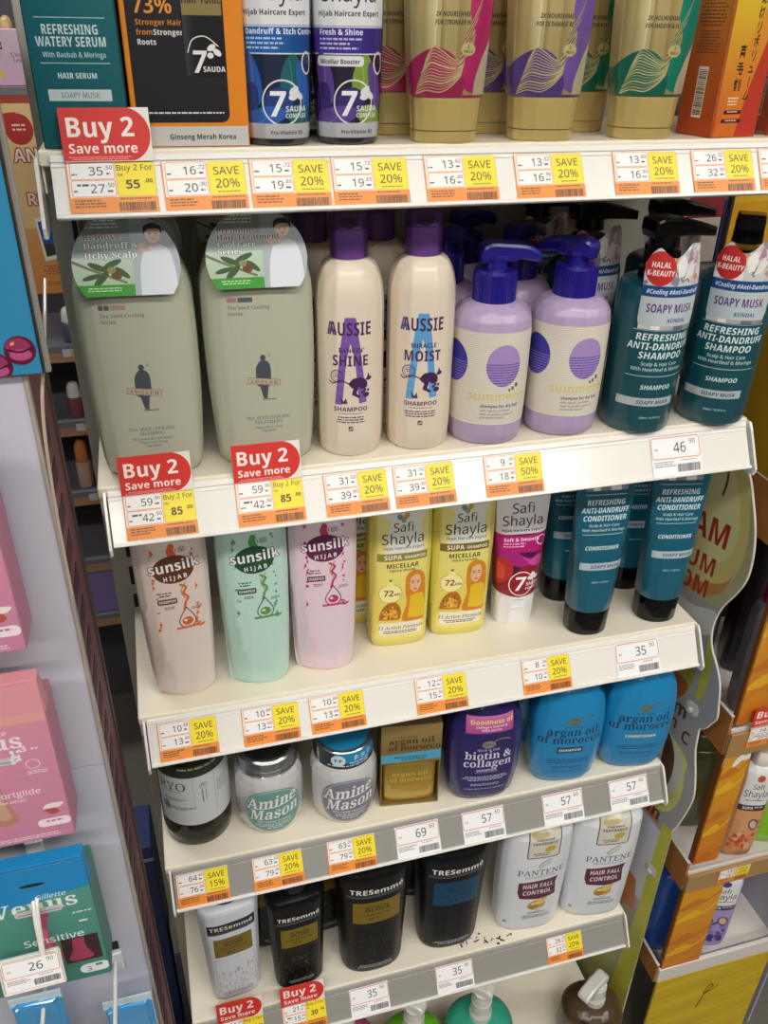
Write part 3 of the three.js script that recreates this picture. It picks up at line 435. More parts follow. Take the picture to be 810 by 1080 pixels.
{
  const P = new Print(72, 150, '#7a1452', 3.8), W = '#f0ecee';
  P.r(-36, 86, 72, 64, W).p([[-36, 88], [0, 83], [36, 88], [36, 60], [0, 63], [-36, 60]], '#b81e74').t('Safi', 0, 112, 17, '#2b2429', { b: 0 }).t('Shayla', 0, 97, 17, '#2b2429', { b: 0 }).t('Hijab Haircare Expert', 0, 89.6, 4.4, '#2b2429', { sx: 1.1 });
  P.t('Soft & Smooth', -22, 77, 6.2, '#f6e6ef', { a: 'left' }); P.small(-22, 73, 30, 2, 2, 'rgba(250,220,236,0.85)', 'left').o(24, 76, 6, 6, W, 0, 1.2);
  P.r(-36, 0, 72, 61, '#4b1038'); P.s([[-36, 60], [-10, 64], [10, 54], [30, 62], [36, 50], [36, 40], [10, 40], [-14, 46], [-36, 40]], '#a8237a').s([[0, 58], [12, 52], [22, 58], [30, 46], [14, 42]], '#cf4a98').s([[-36, 54], [-22, 56], [-10, 46], [-12, 26], [-26, 18], [-36, 20]], '#b8302a').s([[-30, 50], [-20, 44], [-20, 28], [-30, 26]], '#d8503c').s([[-6, 34], [4, 44], [20, 42], [36, 34], [36, 0], [-36, 0], [-36, 10]], '#8f1a28');
  P.o(2, 20, 15, 16, '#f4e8ea', 0, 1.4).t('7', -1, 11, 26, '#fbf4f2', { sk: 0.14 }); P.t('SAUDA', 17, 17, 6.4, '#fbf4f2', { sx: 0.9 }).t('COMPLEX', 17, 11.6, 4.4, '#fbf4f2').o(16, 31, 3, 4, W).o(20, 28, 4, 3, W).o(13, 27, 4, 3, W);
  P.p([[-36, 0], [-36, 8], [0, 1], [36, 6], [36, 0]], W);
  tube('magenta_tube', 'magenta and white tube with numeral 7, between yellow bottles and teal tubes', { shelf: 2, r: 0.0258, h: 0.185, cap: 0.04, k: 0.82, flare: 1.28, uw: 0.072, bodyMat: gloss(0xffffff, 0.35, { map: P.tex() }), capMat: gloss(0xe9e7e6, 0.4) }, 0.1145, -0.0705, -0.1);
}
{
  const P = new Print(80, 168, '#115a70', 3.8), W = '#d8e6ea';
  P.r(-24, 157, 48, 11, '#cfd2d6').r(-24, 150, 48, 8, '#8c9096').r(-16, 150, 8, 7, '#f4f4f4').r(4, 150, 12, 6, '#e9e9ea').t('KUNDAL', 4, 160, 4.6, '#2c5a9a');
  P.r(-24, 145, 48, 0.6, W).t('REFRESHING', 0, 133.4, 8.6, W, { sk: 0.12, sx: 0.85 }).t('ANTI-DANDRUFF', 0, 124.4, 8.6, W, { sk: 0.12, sx: 0.8 }).t('CONDITIONER', 0, 115.4, 8.6, W, { sk: 0.12, sx: 0.85 }).t('Scalp & Hair Care', 0, 108.4, 4.6, W, { b: 0, sk: 0.1 }).t('With Heartleaf & Moringa', 0, 103, 4.4, W, { b: 0, sk: 0.1 }).r(-24, 99, 48, 0.6, W);
  P.t('CONDITIONER', 0, 81, 6.4, W, { sk: 0.15, sx: 0.9 }).r(-24, 56, 60, 9, '#b4c0ca').t('SOAPY MUSK', 6, 58.2, 5.8, '#2a5368', { sk: 0.15 }).t('100ml / 3.38 fl.oz', 2, 40, 2.8, W, { b: 0 });
  const o = { shelf: 2, r: 0.0262, h: 0.205, cap: 0.034, k: 0.88, flare: 1.3, uw: 0.08, bodyMat: gloss(0xffffff, 0.3, { map: P.tex(), clearcoat: 0.5 }), capMat: gloss(0x050506, 0.2, { clearcoat: 0.3, specularIntensity: 0.5 }), group: 'teal conditioner tubes on black caps' };
  const t1 = tube('teal_tube', 'teal conditioner tube on black cap, front row, nearer the magenta tube', o, 0.1935, -0.0305, -0.12);
  copy(t1, 'teal conditioner tube on black cap, front row, at the right end of the shelf', [0.2885, TOP[2], -0.032], -0.2);
  copy(t1, 'shaded teal tube standing behind the front left conditioner tube', [0.1945, TOP[2], -0.1], -0.15); copy(t1, 'shaded teal tube hidden behind the rightmost conditioner tube', [0.285, TOP[2], -0.104], -0.2);
}

// ---------------------------------------------------------------- fourth shelf
{
  const t = thing('green_glass_bottle', 'dark green glass bottle with white label, leftmost on the fourth shelf', 'bottle', [-0.2845, TOP[3], -0.062], 0.16);
  const rowsB = [...foot(0.04, 0.04, 2, 0.006), [0.02, 0.0415, 0.0415, 2], [0.14, 0.0415, 0.0415, 2], ...crown(0.14, 0.0415, 0.0415, 2, 0.026, 0.018, 0.018).slice(1)];
  mesh('body', loft(rowsB), new THREE.MeshPhysicalMaterial({ color: 0x1d1b0a, roughness: 0.14, clearcoat: 0.1, clearcoatRoughness: 0.08, specularIntensity: 0.4 }), t);
  const P = new Print(112, 96, '#c9cbcd', 3.6), D = '#34383a';
  P.r(-56, 78, 112, 18, '#26301f').small(0, 90, 60, 1, 3.4, '#aeb89a').t('RYO', -34, 57, 17, D, { f: 'serif', b: 0, sx: 1.05 }); P.r(18, 10, 0.5, 66, 'rgba(80,84,86,0.6)').r(-8, 28, 0.4, 48, 'rgba(80,84,86,0.4)').o(4, 62, 4.4, 4.4, D, 0, 0.5).small(4, 63.4, 5, 2, 1.4, D); for (let i = 0; i < 8; i++) P.r(1.4, 36 + i * 2.5, 1.6, 1.7, D).r(6, 38 + i * 2.1, 1.1, 1.3, D);
  P.small(-46, 54, 26, 1, 1.2, D, 'left').small(-46, 42, 30, 2, 1.4, D, 'left').small(-46, 29, 40, 3, 1.1, D, 'left').bars(-50, 22, 10, 14, D).small(30, 60, 20, 12, 1, 'rgba(70,74,76,0.5)');
  mesh('label', sticker(rowsB, 0.041, 0.137, -0.056, 0.056, { nu: 40, nv: 4 }), std(0xffffff, 0.55, { map: P.tex() }), t);
  mesh('cap', cyl(0.019, 0.019, 0.025), gloss(0x15140f, 0.3), t, [0, 0.178, 0]);
}
function jar(label, bg, sub, x, z, turn, blue) {
  const t = thing('white_jar', label, 'jar', [x, TOP[3], z], turn, 'white glass jars with metal lids');
  const rowsB = [...foot(0.0372, 0.0372, 2, 0.008), ...smooth([[0.014, 0.0405, 0.0405], [0.03, 0.0418, 0.0418], [0.066, 0.042, 0.042], [0.082, 0.041, 0.041], [0.093, 0.0374, 0.0374], [0.098, 0.0345, 0.0345]], 5)];
  const g = loft(rowsB, { seg: 96, crease: 1 }), A = g.attributes.position;
  for (let i = 0; i < A.count; i++) { const px = A.getX(i), py = A.getY(i), pz = A.getZ(i), th = Math.atan2(px, pz), k = 1 + 0.008 * Math.cos(th * 14) * Math.max(0, Math.sin(Math.PI * Math.min(1, py / 0.096))); A.setXYZ(i, px * k, py, pz * k); }
  mesh('glass', toCreasedNormals(g, 1), new THREE.MeshPhysicalMaterial({ color: 0xc9c9c6, roughness: 0.12, clearcoat: 1, clearcoatRoughness: 0.06, sheen: 0.3 }), t);
  const P = new Print(62, 50, bg, 4.2), Wt = '#eceae6', S = { f: 'serif', sk: 0.28, sx: 0.96, rot: 0.1 };
  P.o(0, 25, 29.6, 23.6, 'rgba(240,240,236,0.55)', 0, 0.6).t('Amine', -2, 30, 16.5, Wt, S).t('Mason', 0, 17, 16.5, Wt, S).p([[-16, 29], [24, 33]], Wt, 0.7).t('MILK CREAM ' + sub, 0, 11.6, 3.3, Wt, { b: 0 }).small(0, 9, 40, 2, 1.3, Wt).small(0, 4, 22, 1, 1.6, Wt);
  mesh('oval_label', sticker(rowsB, 0.0125, 0.083, -0.0375, 0.0375, { shape: disc, nu: 32, nv: 24, off: 0.0009 }), std(0xffffff, 0.5, { map: P.tex() }), t);
  const metal = new THREE.MeshPhysicalMaterial({ color: 0xb8bcc0, metalness: 0.95, roughness: 0.28 });
  const ringRows = []; for (let i = 0; i <= 24; i++) ringRows.push([0.097 + i * 0.00105, 0.0358 + 0.0008 * Math.sin(i * 1.6), 0.0358 + 0.0008 * Math.sin(i * 1.6)]);
  mesh('screw_ring', loft([...ringRows, [0.123, 0.0345, 0.0345], [0.1232, 0.031, 0.031], [0.1226, 0.0305, 0.0305]], { crease: 1.2, open: true }), metal, t);
  mesh('lid', cyl(0.0306, 0.0306, 0.002), gloss(blue ? 0x1c7fae : 0x202224, 0.3), t, [0, 0.1226, 0]);
  if (blue) {
    const Q = new Print(84, 27, '#2a333c', 4.2); Q.p([[-20, 27], [42, 27], [42, 8], [8, 6], [-14, 12]], '#1d86b8').r(-42, 0, 84, 6, '#2a333c').o(-14, 14, 9.5, 9.5, '#cfe2ec');
    for (const [cx, cy, s, c] of [[-19, 12, 5, '#24506c'], [-13, 12, 5, '#24506c'], [6, 13, 9, '#f2f6f8'], [16, 13, 9, '#f2f6f8'], [26, 14, 8, '#f2f6f8']]) { Q.p([[cx, cy + s * 0.7], [cx + s * 0.7, cy + s * 0.7]], c, 0.9).p([[cx + s * 0.35, cy + s], [cx + s * 0.2, cy]], c, 0.9).p([[cx + s * 0.05, cy + s * 0.3], [cx + s * 0.75, cy + s * 0.36]], c, 0.9); }
    Q.small(14, 9, 30, 1, 2, '#eef4f8').small(0, 4, 60, 1, 2.4, '#d8dde0');
    mesh('blue_sticker', sticker([[0.08, 0.0369, 0.0369, 2], [0.13, 0.0369, 0.0369, 2]], 0.0985, 0.1235, -0.04, 0.04, { nu: 32, nv: 2 }), std(0xffffff, 0.4, { map: Q.tex() }), t);
  }
}
jar('white glass jar with green oval label and bare metal lid', '#6d9a94', 'SHAMPOO', -0.196, -0.053, 0.0, false);
jar('white glass jar with grey violet oval label and blue lid sticker', '#7c7d8c', 'TREATMENT', -0.1035, -0.0445, -0.02, true);
{
  const t = thing('oil_carton', 'gold carton with blue band showing an amber oil bottle in its window', 'hair oil', [-0.0205, TOP[3], -0.04], -0.14);
  const P = new Print(56, 122, '#8d7440', 4), D = '#3a2c12';
  P.grad(-28, 76, 56, 46, '#a48a54', '#7d6636').t('renewing', -4, 104, 4.2, D, { b: 0 }).t('argan oil', 0, 95.5, 11, D, { f: 'serif', sx: 0.86 }).t('of morocco', 3, 86, 11, D, { f: 'serif', sx: 0.78 }).p([[-28, 80], [28, 84], [28, 71], [-28, 67]], '#55aed0').t('PENETRATING OIL', 0, 74, 4.2, '#1c3c4c', { sx: 0.85 }).small(2, 71.5, 26, 1, 1.6, '#1c3c4c');
  P.grad(-28, 0, 56, 68, '#8a6a22', '#6e4a10');
  const body = mesh('carton', join([box(0.054, 0.052, 0.034).translate(0, 0.097, 0), box(0.001, 0.07, 0.034).translate(-0.0265, 0.037, 0), box(0.001, 0.07, 0.034).translate(0.0265, 0.037, 0), box(0.054, 0.003, 0.034).translate(0, 0.0015, 0), box(0.054, 0.07, 0.002).translate(0, 0.037, -0.016)]), std(0x8a7140, 0.45, { metalness: 0.3 }), t);
  t.scale.set(1.38, 1.12, 1.2); const fr = box(0.054, 0.056, 0.0006), U = fr.attributes.uv; for (let i = 0; i < U.count; i++) U.setY(i, 0.546 + U.getY(i) * 0.454); mesh('printed_front', fr, std(0xffffff, 0.4, { map: P.tex(), metalness: 0.2 }), t, [0, 0.095, 0.0173]);
  const bot = mesh('oil_bottle', loft([...foot(0.0254, 0.0145, 4, 0.003), [0.02, 0.0256, 0.0147, 4], [0.058, 0.0256, 0.0147, 4], ...crown(0.058, 0.0256, 0.0147, 4, 0.01, 0.01, 0.009).slice(1)], {}), new THREE.MeshPhysicalMaterial({ color: 0xa57a14, roughness: 0.06, clearcoat: 1, emissive: 0x000000 }), t, [0, 0.0035, 0.0005]);
  const Q = new Print(42, 46, '#8f6a10', 4); Q.grad(-21, 0, 42, 46, '#85701f', '#b08a14').t('argan oil', 0, 30, 8, '#c2a14c', { f: 'serif', sx: 0.82 }).t('of morocco', 1, 22, 8, '#c2a14c', { f: 'serif', sx: 0.76 }).small(0, 15, 28, 3, 1.2, '#b8963e');
  mesh('bottle_print', sticker([[0, 0.0256, 0.0147, 4], [0.06, 0.0256, 0.0147, 4]], 0.008, 0.058, -0.024, 0.024, {}), gloss(0xffffff, 0.12, { map: Q.tex(), clearcoat: 1 }), bot);
}
function ovalBottle(label, bg, ink, o, x, z, turn) {
  const t = thing('oval_bottle', label, 'shampoo bottle', [x, TOP[3], z], turn, 'oval bottles on the fourth shelf');
  const P = new Print(94, 150, bg, 3.4), S = { f: 'serif' };
  const my = o.violet ? 0 : 9; P.o(0, 100 + my, 8, 5.4, o.mark).t('OGX', 0, 97.6 + my, 6.4, bg, { f: 'serif', sx: 0.9 }).s([[2, 99 + my], [9, 106 + my], [19, 107 + my], [26, 104 + my]], o.mark, 1.2);
  if (o.violet) P.t('thick & full', 0, 90, 5, ink, { b: 0, f: 'serif' }).t('biotin &', 1, 77, 16, ink, { ...S, sx: 0.86 }).t('collagen', 1, 64, 16, ink, { ...S, sx: 0.86 }).t('SHAMPOO', 0, 56, 5, ink).r(-14, 54, 28, 0.5, ink);
  else P.t('renewing', 0, 99, 5, ink, { b: 0, f: 'serif' }).t('argan oil', 1, 86.5, 16.5, ink, { ...S, sx: 0.86 }).t('of morocco', -1, 73.5, 16.5, ink, { ...S, sx: 0.86 }).r(-16, 58, 32, 9.6, o.plate).t(o.word, 0, 60.6, 5.6, '#cfe6ee');
  P.small(0, 46, 58, 3, 1.7, ink).small(0, 33, 48, 2, 1.4, ink).small(0, 24, 50, 1, 1.4, ink);
  const rowsB = [...foot(0.036, 0.021, 2.6, 0.007), ...smooth([[0.012, 0.0395, 0.0232, 2.6], [0.035, 0.0432, 0.0255, 2.5], [0.075, 0.0452, 0.0268, 2.4], [0.11, 0.044, 0.0262, 2.3], [0.135, 0.039, 0.0235, 2.2], [0.15, 0.029, 0.0205, 2.1], [0.157, 0.0185, 0.0175, 2]], 6)];
  t.scale.set(1.08, 1.04, 1.06); mesh('body', loft(rowsB, { uw: 0.094, v: [0, 0.15] }), gloss(0xffffff, 0.28, { map: P.tex(), clearcoat: 0.5 }), t);
  mesh('cap', loft([[0.156, 0.0185, 0.0175], [0.1565, 0.019, 0.018], [0.182, 0.0185, 0.0175], [0.184, 0.017, 0.016]]), gloss(o.cap, 0.3, { metalness: 0.35 }), t);
  if (o.sticker) { const Q = new Print(60, 26, '#b3568f', 4); Q.grad(-30, 0, 60, 26, '#c86fa6', '#a94a86').t('Goodness of', 2, 13.6, 9.6, '#e8d77c', { sx: 0.95 }).t('Collagen Amino &', 2, 8, 4.6, '#f2dcea').t('Silky Serum', 2, 3, 4.6, '#f2dcea'); mesh('sticker', sticker(rowsB, 0.118, 0.142, -0.028, 0.028, { off: 0.0006 }), std(0xffffff, 0.4, { map: Q.tex() }), t); }
  return t;
}
const violet = ovalBottle('violet oval bottle with pink Goodness sticker and biotin lettering', '#241a5e', '#ddd6ee', { violet: 1, mark: '#8f8468', cap: 0x4b3f38, sticker: 1 }, 0.0725, -0.0245, -0.12);
const blue1 = ovalBottle('blue oval bottle with argan lettering and dark plate, beside the violet bottle', '#1585bd', '#12334f', { mark: '#6b6434', plate: '#1d4054', word: 'SHAMPOO', cap: 0x5d4c33 }, 0.1875, -0.0245, -0.16);
ovalBottle('blue oval bottle with argan lettering and pale plate, at the right end', '#1585bd', '#12334f', { mark: '#6b6434', plate: '#4d7f92', word: 'CONDITIONER', cap: 0x5d4c33 }, 0.2895, -0.0235, -0.2);
copy(violet, 'shaded violet oval bottle in the back row behind the violet bottle', [0.0835, TOP[3], -0.1], -0.1); copy(blue1, 'shaded blue oval bottle in the back row of the fourth shelf', [0.185, TOP[3], -0.1], -0.1); copy(blue1, 'shaded blue oval bottle in the back row at the right end', [0.286, TOP[3], -0.11], -0.1);
// ---------------------------------------------------------------- lowest shelf
function saloBottle(label, o, x, z, turn) {
  const t = thing('salon_bottle', label, 'shampoo bottle', [x, TOP[4], z], turn, 'salon shampoo bottles on the lowest shelf'), a = o.a, b = o.b, h = o.h, wpr = a * 2400;
  const P = new Print(wpr, h * 1000, o.bg, 3), w = a * 1720, top = h * 1000 - 26;
  P.p([[-w / 2, top], [w / 2, top + 2], [w / 2, top - 14], [-w / 2, top - 15]], '#0a0a0b').p([[-w / 2, top - 15], [w / 2, top - 14], [w / 2, top - 19], [-w / 2, top - 20]], o.under).t('TRESemmé', 0, top - 12, w * 0.168, '#ece9e4', { sx: 1.02 });
  const py = top - 30 - o.ph; P.r(-w * 0.4, py, w * 0.8, o.ph, o.plate).t(o.w1, 0, py + o.ph * 0.72, w * 0.1, o.pi, { b: 0 }).t(o.w2, 0, py + o.ph * 0.56, w * 0.135, o.pi).small(0, py + o.ph * 0.42, w * 0.6, 2, 1.2, o.pi).t('Nº1', -w * 0.06, py + o.ph * 0.14, w * 0.1, o.pi);
  if (o.scroll) { for (let i = 0; i < 46; i++) { const xx = -w * 0.4 + w * 0.8 * rnd(), yy = 17 + (py - 24) * rnd() * 0.75; P.s([[xx, yy], [xx + 1.5, yy + 3], [xx + 0.4, yy + 6]], o.scroll, 0.55); P.o(xx + 1, yy + 5, 1, 0.7, o.scroll, rnd() * 3); } P.rr(-w * 0.42, 8, w * 0.84, py - 14, 3, o.scroll, 0.5); }
  P.small(0, 19, w * 0.7, 3, 1.6, o.fine);
  const rowsB = [...foot(a * 0.9, b * 0.9, o.n, 0.006), ...smooth([[0.014, a * 0.92, b * 0.92, o.n], [h * 0.45, a * 0.98, b * 0.98, o.n], [h * 0.8, a * 1.04, b * 1.04, o.n], [h - 0.012, a * 1.07, b * 1.07, o.n]], 6), [h - 0.004, a * 1.06, b * 1.06, o.n], [h - 0.001, a * 1.03, b * 1.03, o.n], [h, a * 0.99, b * 0.98, o.n], [h + 0.002, a * 0.6, b * 0.75, 2.4], [h + 0.003, a * 0.5, b * 0.7, 2]];
  mesh('body', loft(rowsB, { uw: wpr / 1000, v: [0, h] }), gloss(0xffffff, o.rough || 0.34, { map: P.tex(), clearcoat: 0.08, specularIntensity: o.bg[1] === 'd' ? 0.8 : 0.3 }), t);
  mesh('cap', loft([[h + 0.0025, a * 0.52, b * 0.72], [h + 0.003, a * 0.54, b * 0.74], [h + 0.022, a * 0.53, b * 0.73], [h + 0.024, a * 0.48, b * 0.68]].map((q) => [...q, 2.2])), gloss(0x0a0a0b, 0.25, { clearcoat: 0.6 }), t);
  return t;
}
const GOLD = '#7d681c';
saloBottle('white shampoo bottle with black name plate and gold square, leftmost on the lowest shelf', { a: 0.0375, b: 0.0235, h: 0.2, n: 3.2, bg: '#d9dde6', under: '#3d3f45', plate: GOLD, pi: '#2f260a', ph: 40, w1: 'KERATIN', w2: 'GLOSS', scroll: '#a98e62', fine: '#5a5a60' }, -0.2645, -0.042, 0.1);
const black1 = saloBottle('small black shampoo bottle with gold square above a red promotion card', { a: 0.0375, b: 0.0235, h: 0.195, n: 3.2, bg: '#100f10', under: '#4a4a4c', plate: GOLD, pi: '#2f260a', ph: 40, w1: 'KERATIN', w2: 'GLOSS', scroll: '#6b5420', fine: '#c9c9cc' }, -0.1755, -0.035, 0.06);
const black2 = saloBottle('large black shampoo bottle with gold square in the middle of the lowest shelf', { a: 0.0495, b: 0.035, h: 0.222, n: 2.5, bg: '#100f10', under: '#4a4a4c', plate: GOLD, pi: '#2f260a', ph: 46, w1: 'KERATIN', w2: 'GLOSS', scroll: '#4d3f1c', fine: '#c9c9cc' }, -0.0675, -0.0395, 0.0);
saloBottle('large black shampoo bottle with dark blue square beside the white bottles', { a: 0.0495, b: 0.035, h: 0.215, n: 2.5, bg: '#0e0f12', under: '#4a4a4c', plate: '#10425f', pi: '#0a2536', ph: 52, w1: 'MOISTURE', w2: 'RICH', fine: '#c9c9cc' }, 0.0515, -0.0455, -0.02);
copy(black1, 'shaded black bottle in the gap behind the small black and gold bottles', [-0.125, TOP[4], -0.108], 0.05); copy(black1, 'shaded small black bottle in the back row behind the white label bottle', [-0.2, TOP[4], -0.105], 0.05); copy(black2, 'shaded large black bottle in the back row beside the white bottles', [0.035, TOP[4], -0.14], 0);
function whiteBottle(label, x, z, turn) {
  const t = thing('white_bottle', label, 'shampoo bottle', [x, TOP[4], z], turn, 'white shampoo bottles with maroon band');
  const P = new Print(112, 236, '#dfe2e7', 3), D = '#33302f';
  P.rr(-20, 172, 46, 58, 3, '#2a2520').rr(-18.6, 173.6, 43.2, 55, 2, '#d8d2c4').t('FRAGRANCE', 3, 199, 7, D, { sx: 0.85 }).t('Improved', 3, 207, 6, D, { sx: 0.85 }).o(11, 190, 8, 5.6, '#c9a63a', 0.3).o(-4, 218, 12, 7, '#c9b88a').small(0, 181, 26, 2, 2, D);
  P.s([[-2, 154], [6, 164], [15, 168]], '#6c7a44', 1.3).s([[-1, 151], [7, 160], [16, 164]], '#a8a05a', 1.1).s([[1, 149], [8, 156], [15, 160]], '#6c7a44', 0.9);
  P.t('PANTENE', 4, 135, 15.5, D, { f: 'serif', b: 0, sx: 0.94 }).t('PRO-VITAMIN SOLUTION', 4, 129.5, 3.8, D, { b: 0, sx: 1.05 });
  P.p([[-26, 119], [30, 125], [27, 113], [30, 84], [6, 79], [-22, 83], [-26, 97]], '#571732').t('HAIR FALL', 2, 106, 13, '#e9dde2', { sx: 0.69, rot: 0.03, sk: 0.05 }).t('CONTROL', 2, 91, 13, '#e9dde2', { sx: 0.69, rot: 0.03, sk: 0.05 });
  P.o(4, 66, 13, 10.5, '#c79a2e', 0.25).o(8, 70, 7, 5, '#e4c766', 0.3).o(0, 61, 7, 4.6, '#a87c1f', 0.2).o(-1, 68, 3, 2.4, '#f0dfa0').o(14, 77, 5, 3, '#d8ae48', 0.5).s([[-8, 60], [6, 52], [17, 62]], '#8f6a1c', 0.9);
  P.t('SHAMPOO', 6, 45, 5.4, D).small(6, 40, 46, 3, 1.6, D).rr(-40, 24, 4.4, 3.6, 0.4, '#4a4a50').small(-38, 21, 6, 1, 1, '#4a4a50');
  const rowsB = [...foot(0.045, 0.0275, 2.7, 0.008), ...smooth([[0.014, 0.0462, 0.0284, 2.7], [0.08, 0.0488, 0.03, 2.6], [0.16, 0.0502, 0.0308, 2.6], [0.205, 0.049, 0.03, 2.6]], 6), ...crown(0.206, 0.049, 0.03, 2.6, 0.022, 0.02, 0.017).slice(1)];
  t.scale.set(1.06, 1, 1.05); mesh('body', loft(rowsB, { uw: 0.112, v: [0, 0.236] }), gloss(0xffffff, 0.33, { map: P.tex(), clearcoat: 0.4 }), t);
  mesh('cap', loft([[0.2275, 0.021, 0.018], [0.228, 0.0215, 0.0185], [0.246, 0.021, 0.018], [0.248, 0.019, 0.016]]), gloss(0xcfcac0, 0.3, { metalness: 0.3 }), t); return t;
}
const white1 = whiteBottle('white shampoo bottle with maroon HAIR FALL band, beside the black and blue bottle', 0.1765, -0.038, -0.1);
copy(white1, 'white shampoo bottle with maroon HAIR FALL band, rightmost on the lowest shelf', [0.2845, TOP[4], -0.0335], -0.16);

// ---------------------------------------------------------------- bottles on the base
function pumpBig(label, color, x, z, o = {}) {
  const t = thing('large_pump_bottle', label, 'pump bottle', [x, 0.0562, z], o.turn || 0, 'large pump bottles on the base'), r = o.r || 0.052, H0 = o.h || 0.125; let h = H0;
  const rowsB = [...foot(r * 0.95, r * 0.8, 2.2, 0.007), [0.02, r, r * 0.85, 2.2], [h - 0.03, r, r * 0.85, 2.2], ...crown(h - 0.03, r, r * 0.85, 2.2, 0.03, 0.017, 0.017).slice(1)];
  let m = gloss(color, 0.3, { clearcoat: 0.5 });
  if (o.print) { const P = new Print(120, h * 1000, '#4a3a24', 3); P.rr(-30, 14, 58, 76, 12, '#3a1d22').t('sunsilk', 0, 66, 17, '#e6d8cf', { sx: 0.9, stroke: '#2a1216', lw: 1 }).small(0, 40, 36, 3, 3, '#d8bcae').s([[-10, 20], [0, 30], [12, 22]], '#c08a4a', 3); m = gloss(0xffffff, 0.3, { map: P.tex() }); }
  mesh('body', loft(rowsB, { uw: 0.12, v: [0, h] }), m, t);
  const clear = gloss(o.pump || 0xc9c8c2, 0.25, { clearcoat: 0.6 });
  mesh('collar', join([ribbed(0.0175, 0.022, 40), cyl(0.0155, 0.0165, 0.018, 32).translate(0, 0.031, 0)]), clear, t, [0, h, 0]); const h0 = h; h += o.low ? 0 : 0.018;
  const p = mesh('pump', join([cyl(0.0125, 0.015, 0.02).translate(0, h + 0.029, 0), cyl(0.014, 0.0125, 0.006).translate(0, h + 0.041, 0)]), clear, t);
  mesh('spout', pumpHead(0.036), clear, p, [0, h + 0.042, 0], [0, o.spout || 2.4, 0]); return t;
}
pumpBig('pink pump bottle on the base, mostly hidden below the lowest shelf', 0x9c3a63, -0.117, 0.0, { h: 0.14, r: 0.048 });
pumpBig('lime green pump bottle with white pump on the base', 0x5da51c, -0.014, 0.018, { h: 0.132, r: 0.05 });
pumpBig('turquoise pump bottle on the base, between the lime green and brown ones', 0x2f9c82, 0.094, 0.02, { h: 0.128, r: 0.054 });
pumpBig('brown pump bottle with clear pump on the base, below the white bottles', 0x4a3a24, 0.288, 0.03, { h: 0.1, r: 0.05, print: 1, spout: 3.9, turn: -0.3, low: 1 });

// ---------------------------------------------------------------- top shelf
function carton(name, label, cat, w, h, d, front, sideMat, x, z, turn, group) {
  const t = thing(name, label, cat, [x, TOP[0], z], turn, group);
  mesh('box', rbox(w, h, d, 0.0012), sideMat, t, [0, h / 2, 0]);
  mesh('printed_front', box(w - 0.002, h - 0.002, 0.0005), std(0xffffff, 0.4, { map: front.tex() }), t, [0, h / 2, d / 2 + 0.0002]);
  return t;
}
{
  const P = new Print(66, 170, '#14666c', 3.6), W = '#d9e6e4';
  P.grad(-33, 0, 66, 170, '#16707a', '#115a60').t('KUNDAL', -2, 94, 6.6, W, { b: 0 }).r(-26, 83, 52, 0.5, W).t('REFRESHING', -1, 73, 8.2, W, { sx: 0.85 }).t('WATERY SERUM', -1, 65.4, 8.2, W, { sx: 0.85 }).t('With Baobab & Moringa', 0, 59, 4.4, W, { b: 0 }).r(-26, 55, 52, 0.5, W).t('HAIR SERUM', 0, 45.5, 5, W).r(-24, 31, 48, 7.6, '#cdd6d4').t('SOAPY MUSK', 0, 33, 5, '#5a7a7e', { b: 0 });
  carton('serum_carton', 'teal serum carton with white lettering, leftmost on the top shelf', 'carton', 0.061, 0.168, 0.045, P, std(0x0d474d, 0.45), -0.2925, -0.028, -0.1);
}
{
  const P = new Print(84, 165, '#e0851c', 3.6), W = '#e9e6e2';
  P.rr(-39, 16, 68, 152, 6, '#1b1a20').r(-42, 0, 84, 13.5, '#c9c6c2').t('Ginseng Merah Korea', 8, 4.4, 4.8, '#2a2a2c').t('Clinically proven for:', -33, 101, 4, W, { a: 'left' }).t('73%', -34, 86, 14, '#e8933a', { a: 'left' }).t('Stronger Hair', -33, 78.6, 5, '#d9812c', { a: 'left' }).t('from', -33, 72.6, 5, '#d9812c', { a: 'left' }).t('Stronger', -21, 72.6, 5, W, { a: 'left' }).t('Roots', -33, 66.6, 5, W, { a: 'left' }).small(-4, 22, 62, 1, 1.4, W);
  P.rr(-1, 46, 30, 122, 2, '#0b0b10').grad(0, 47, 8, 120, '#3a3a44', '#101014', 1).rr(0, 85, 28, 17, 1, '#8d7a4a').t('Hair Tonic', 14, 92, 7, '#211c12', { sx: 0.82 }).t('for Falling Hair', 14, 98.6, 3, '#211c12').s([[2, 62], [6, 70], [15, 72], [24, 66]], W, 0.8).t('7', 9, 49, 20, W, { sk: 0.12 }).o(19, 65, 3.4, 2, W, 0.5).o(23, 62, 3.4, 2, W, -0.6).o(18, 60, 2.4, 2, W).t('SAUDA', 20, 49.6, 5, W);
  const t = carton('tonic_carton', 'black and orange tonic carton marked 73%, beside the teal serum carton', 'carton', 0.084, 0.165, 0.05, P, std(0xe08a1e, 0.45), -0.2185, -0.03, -0.06);
}
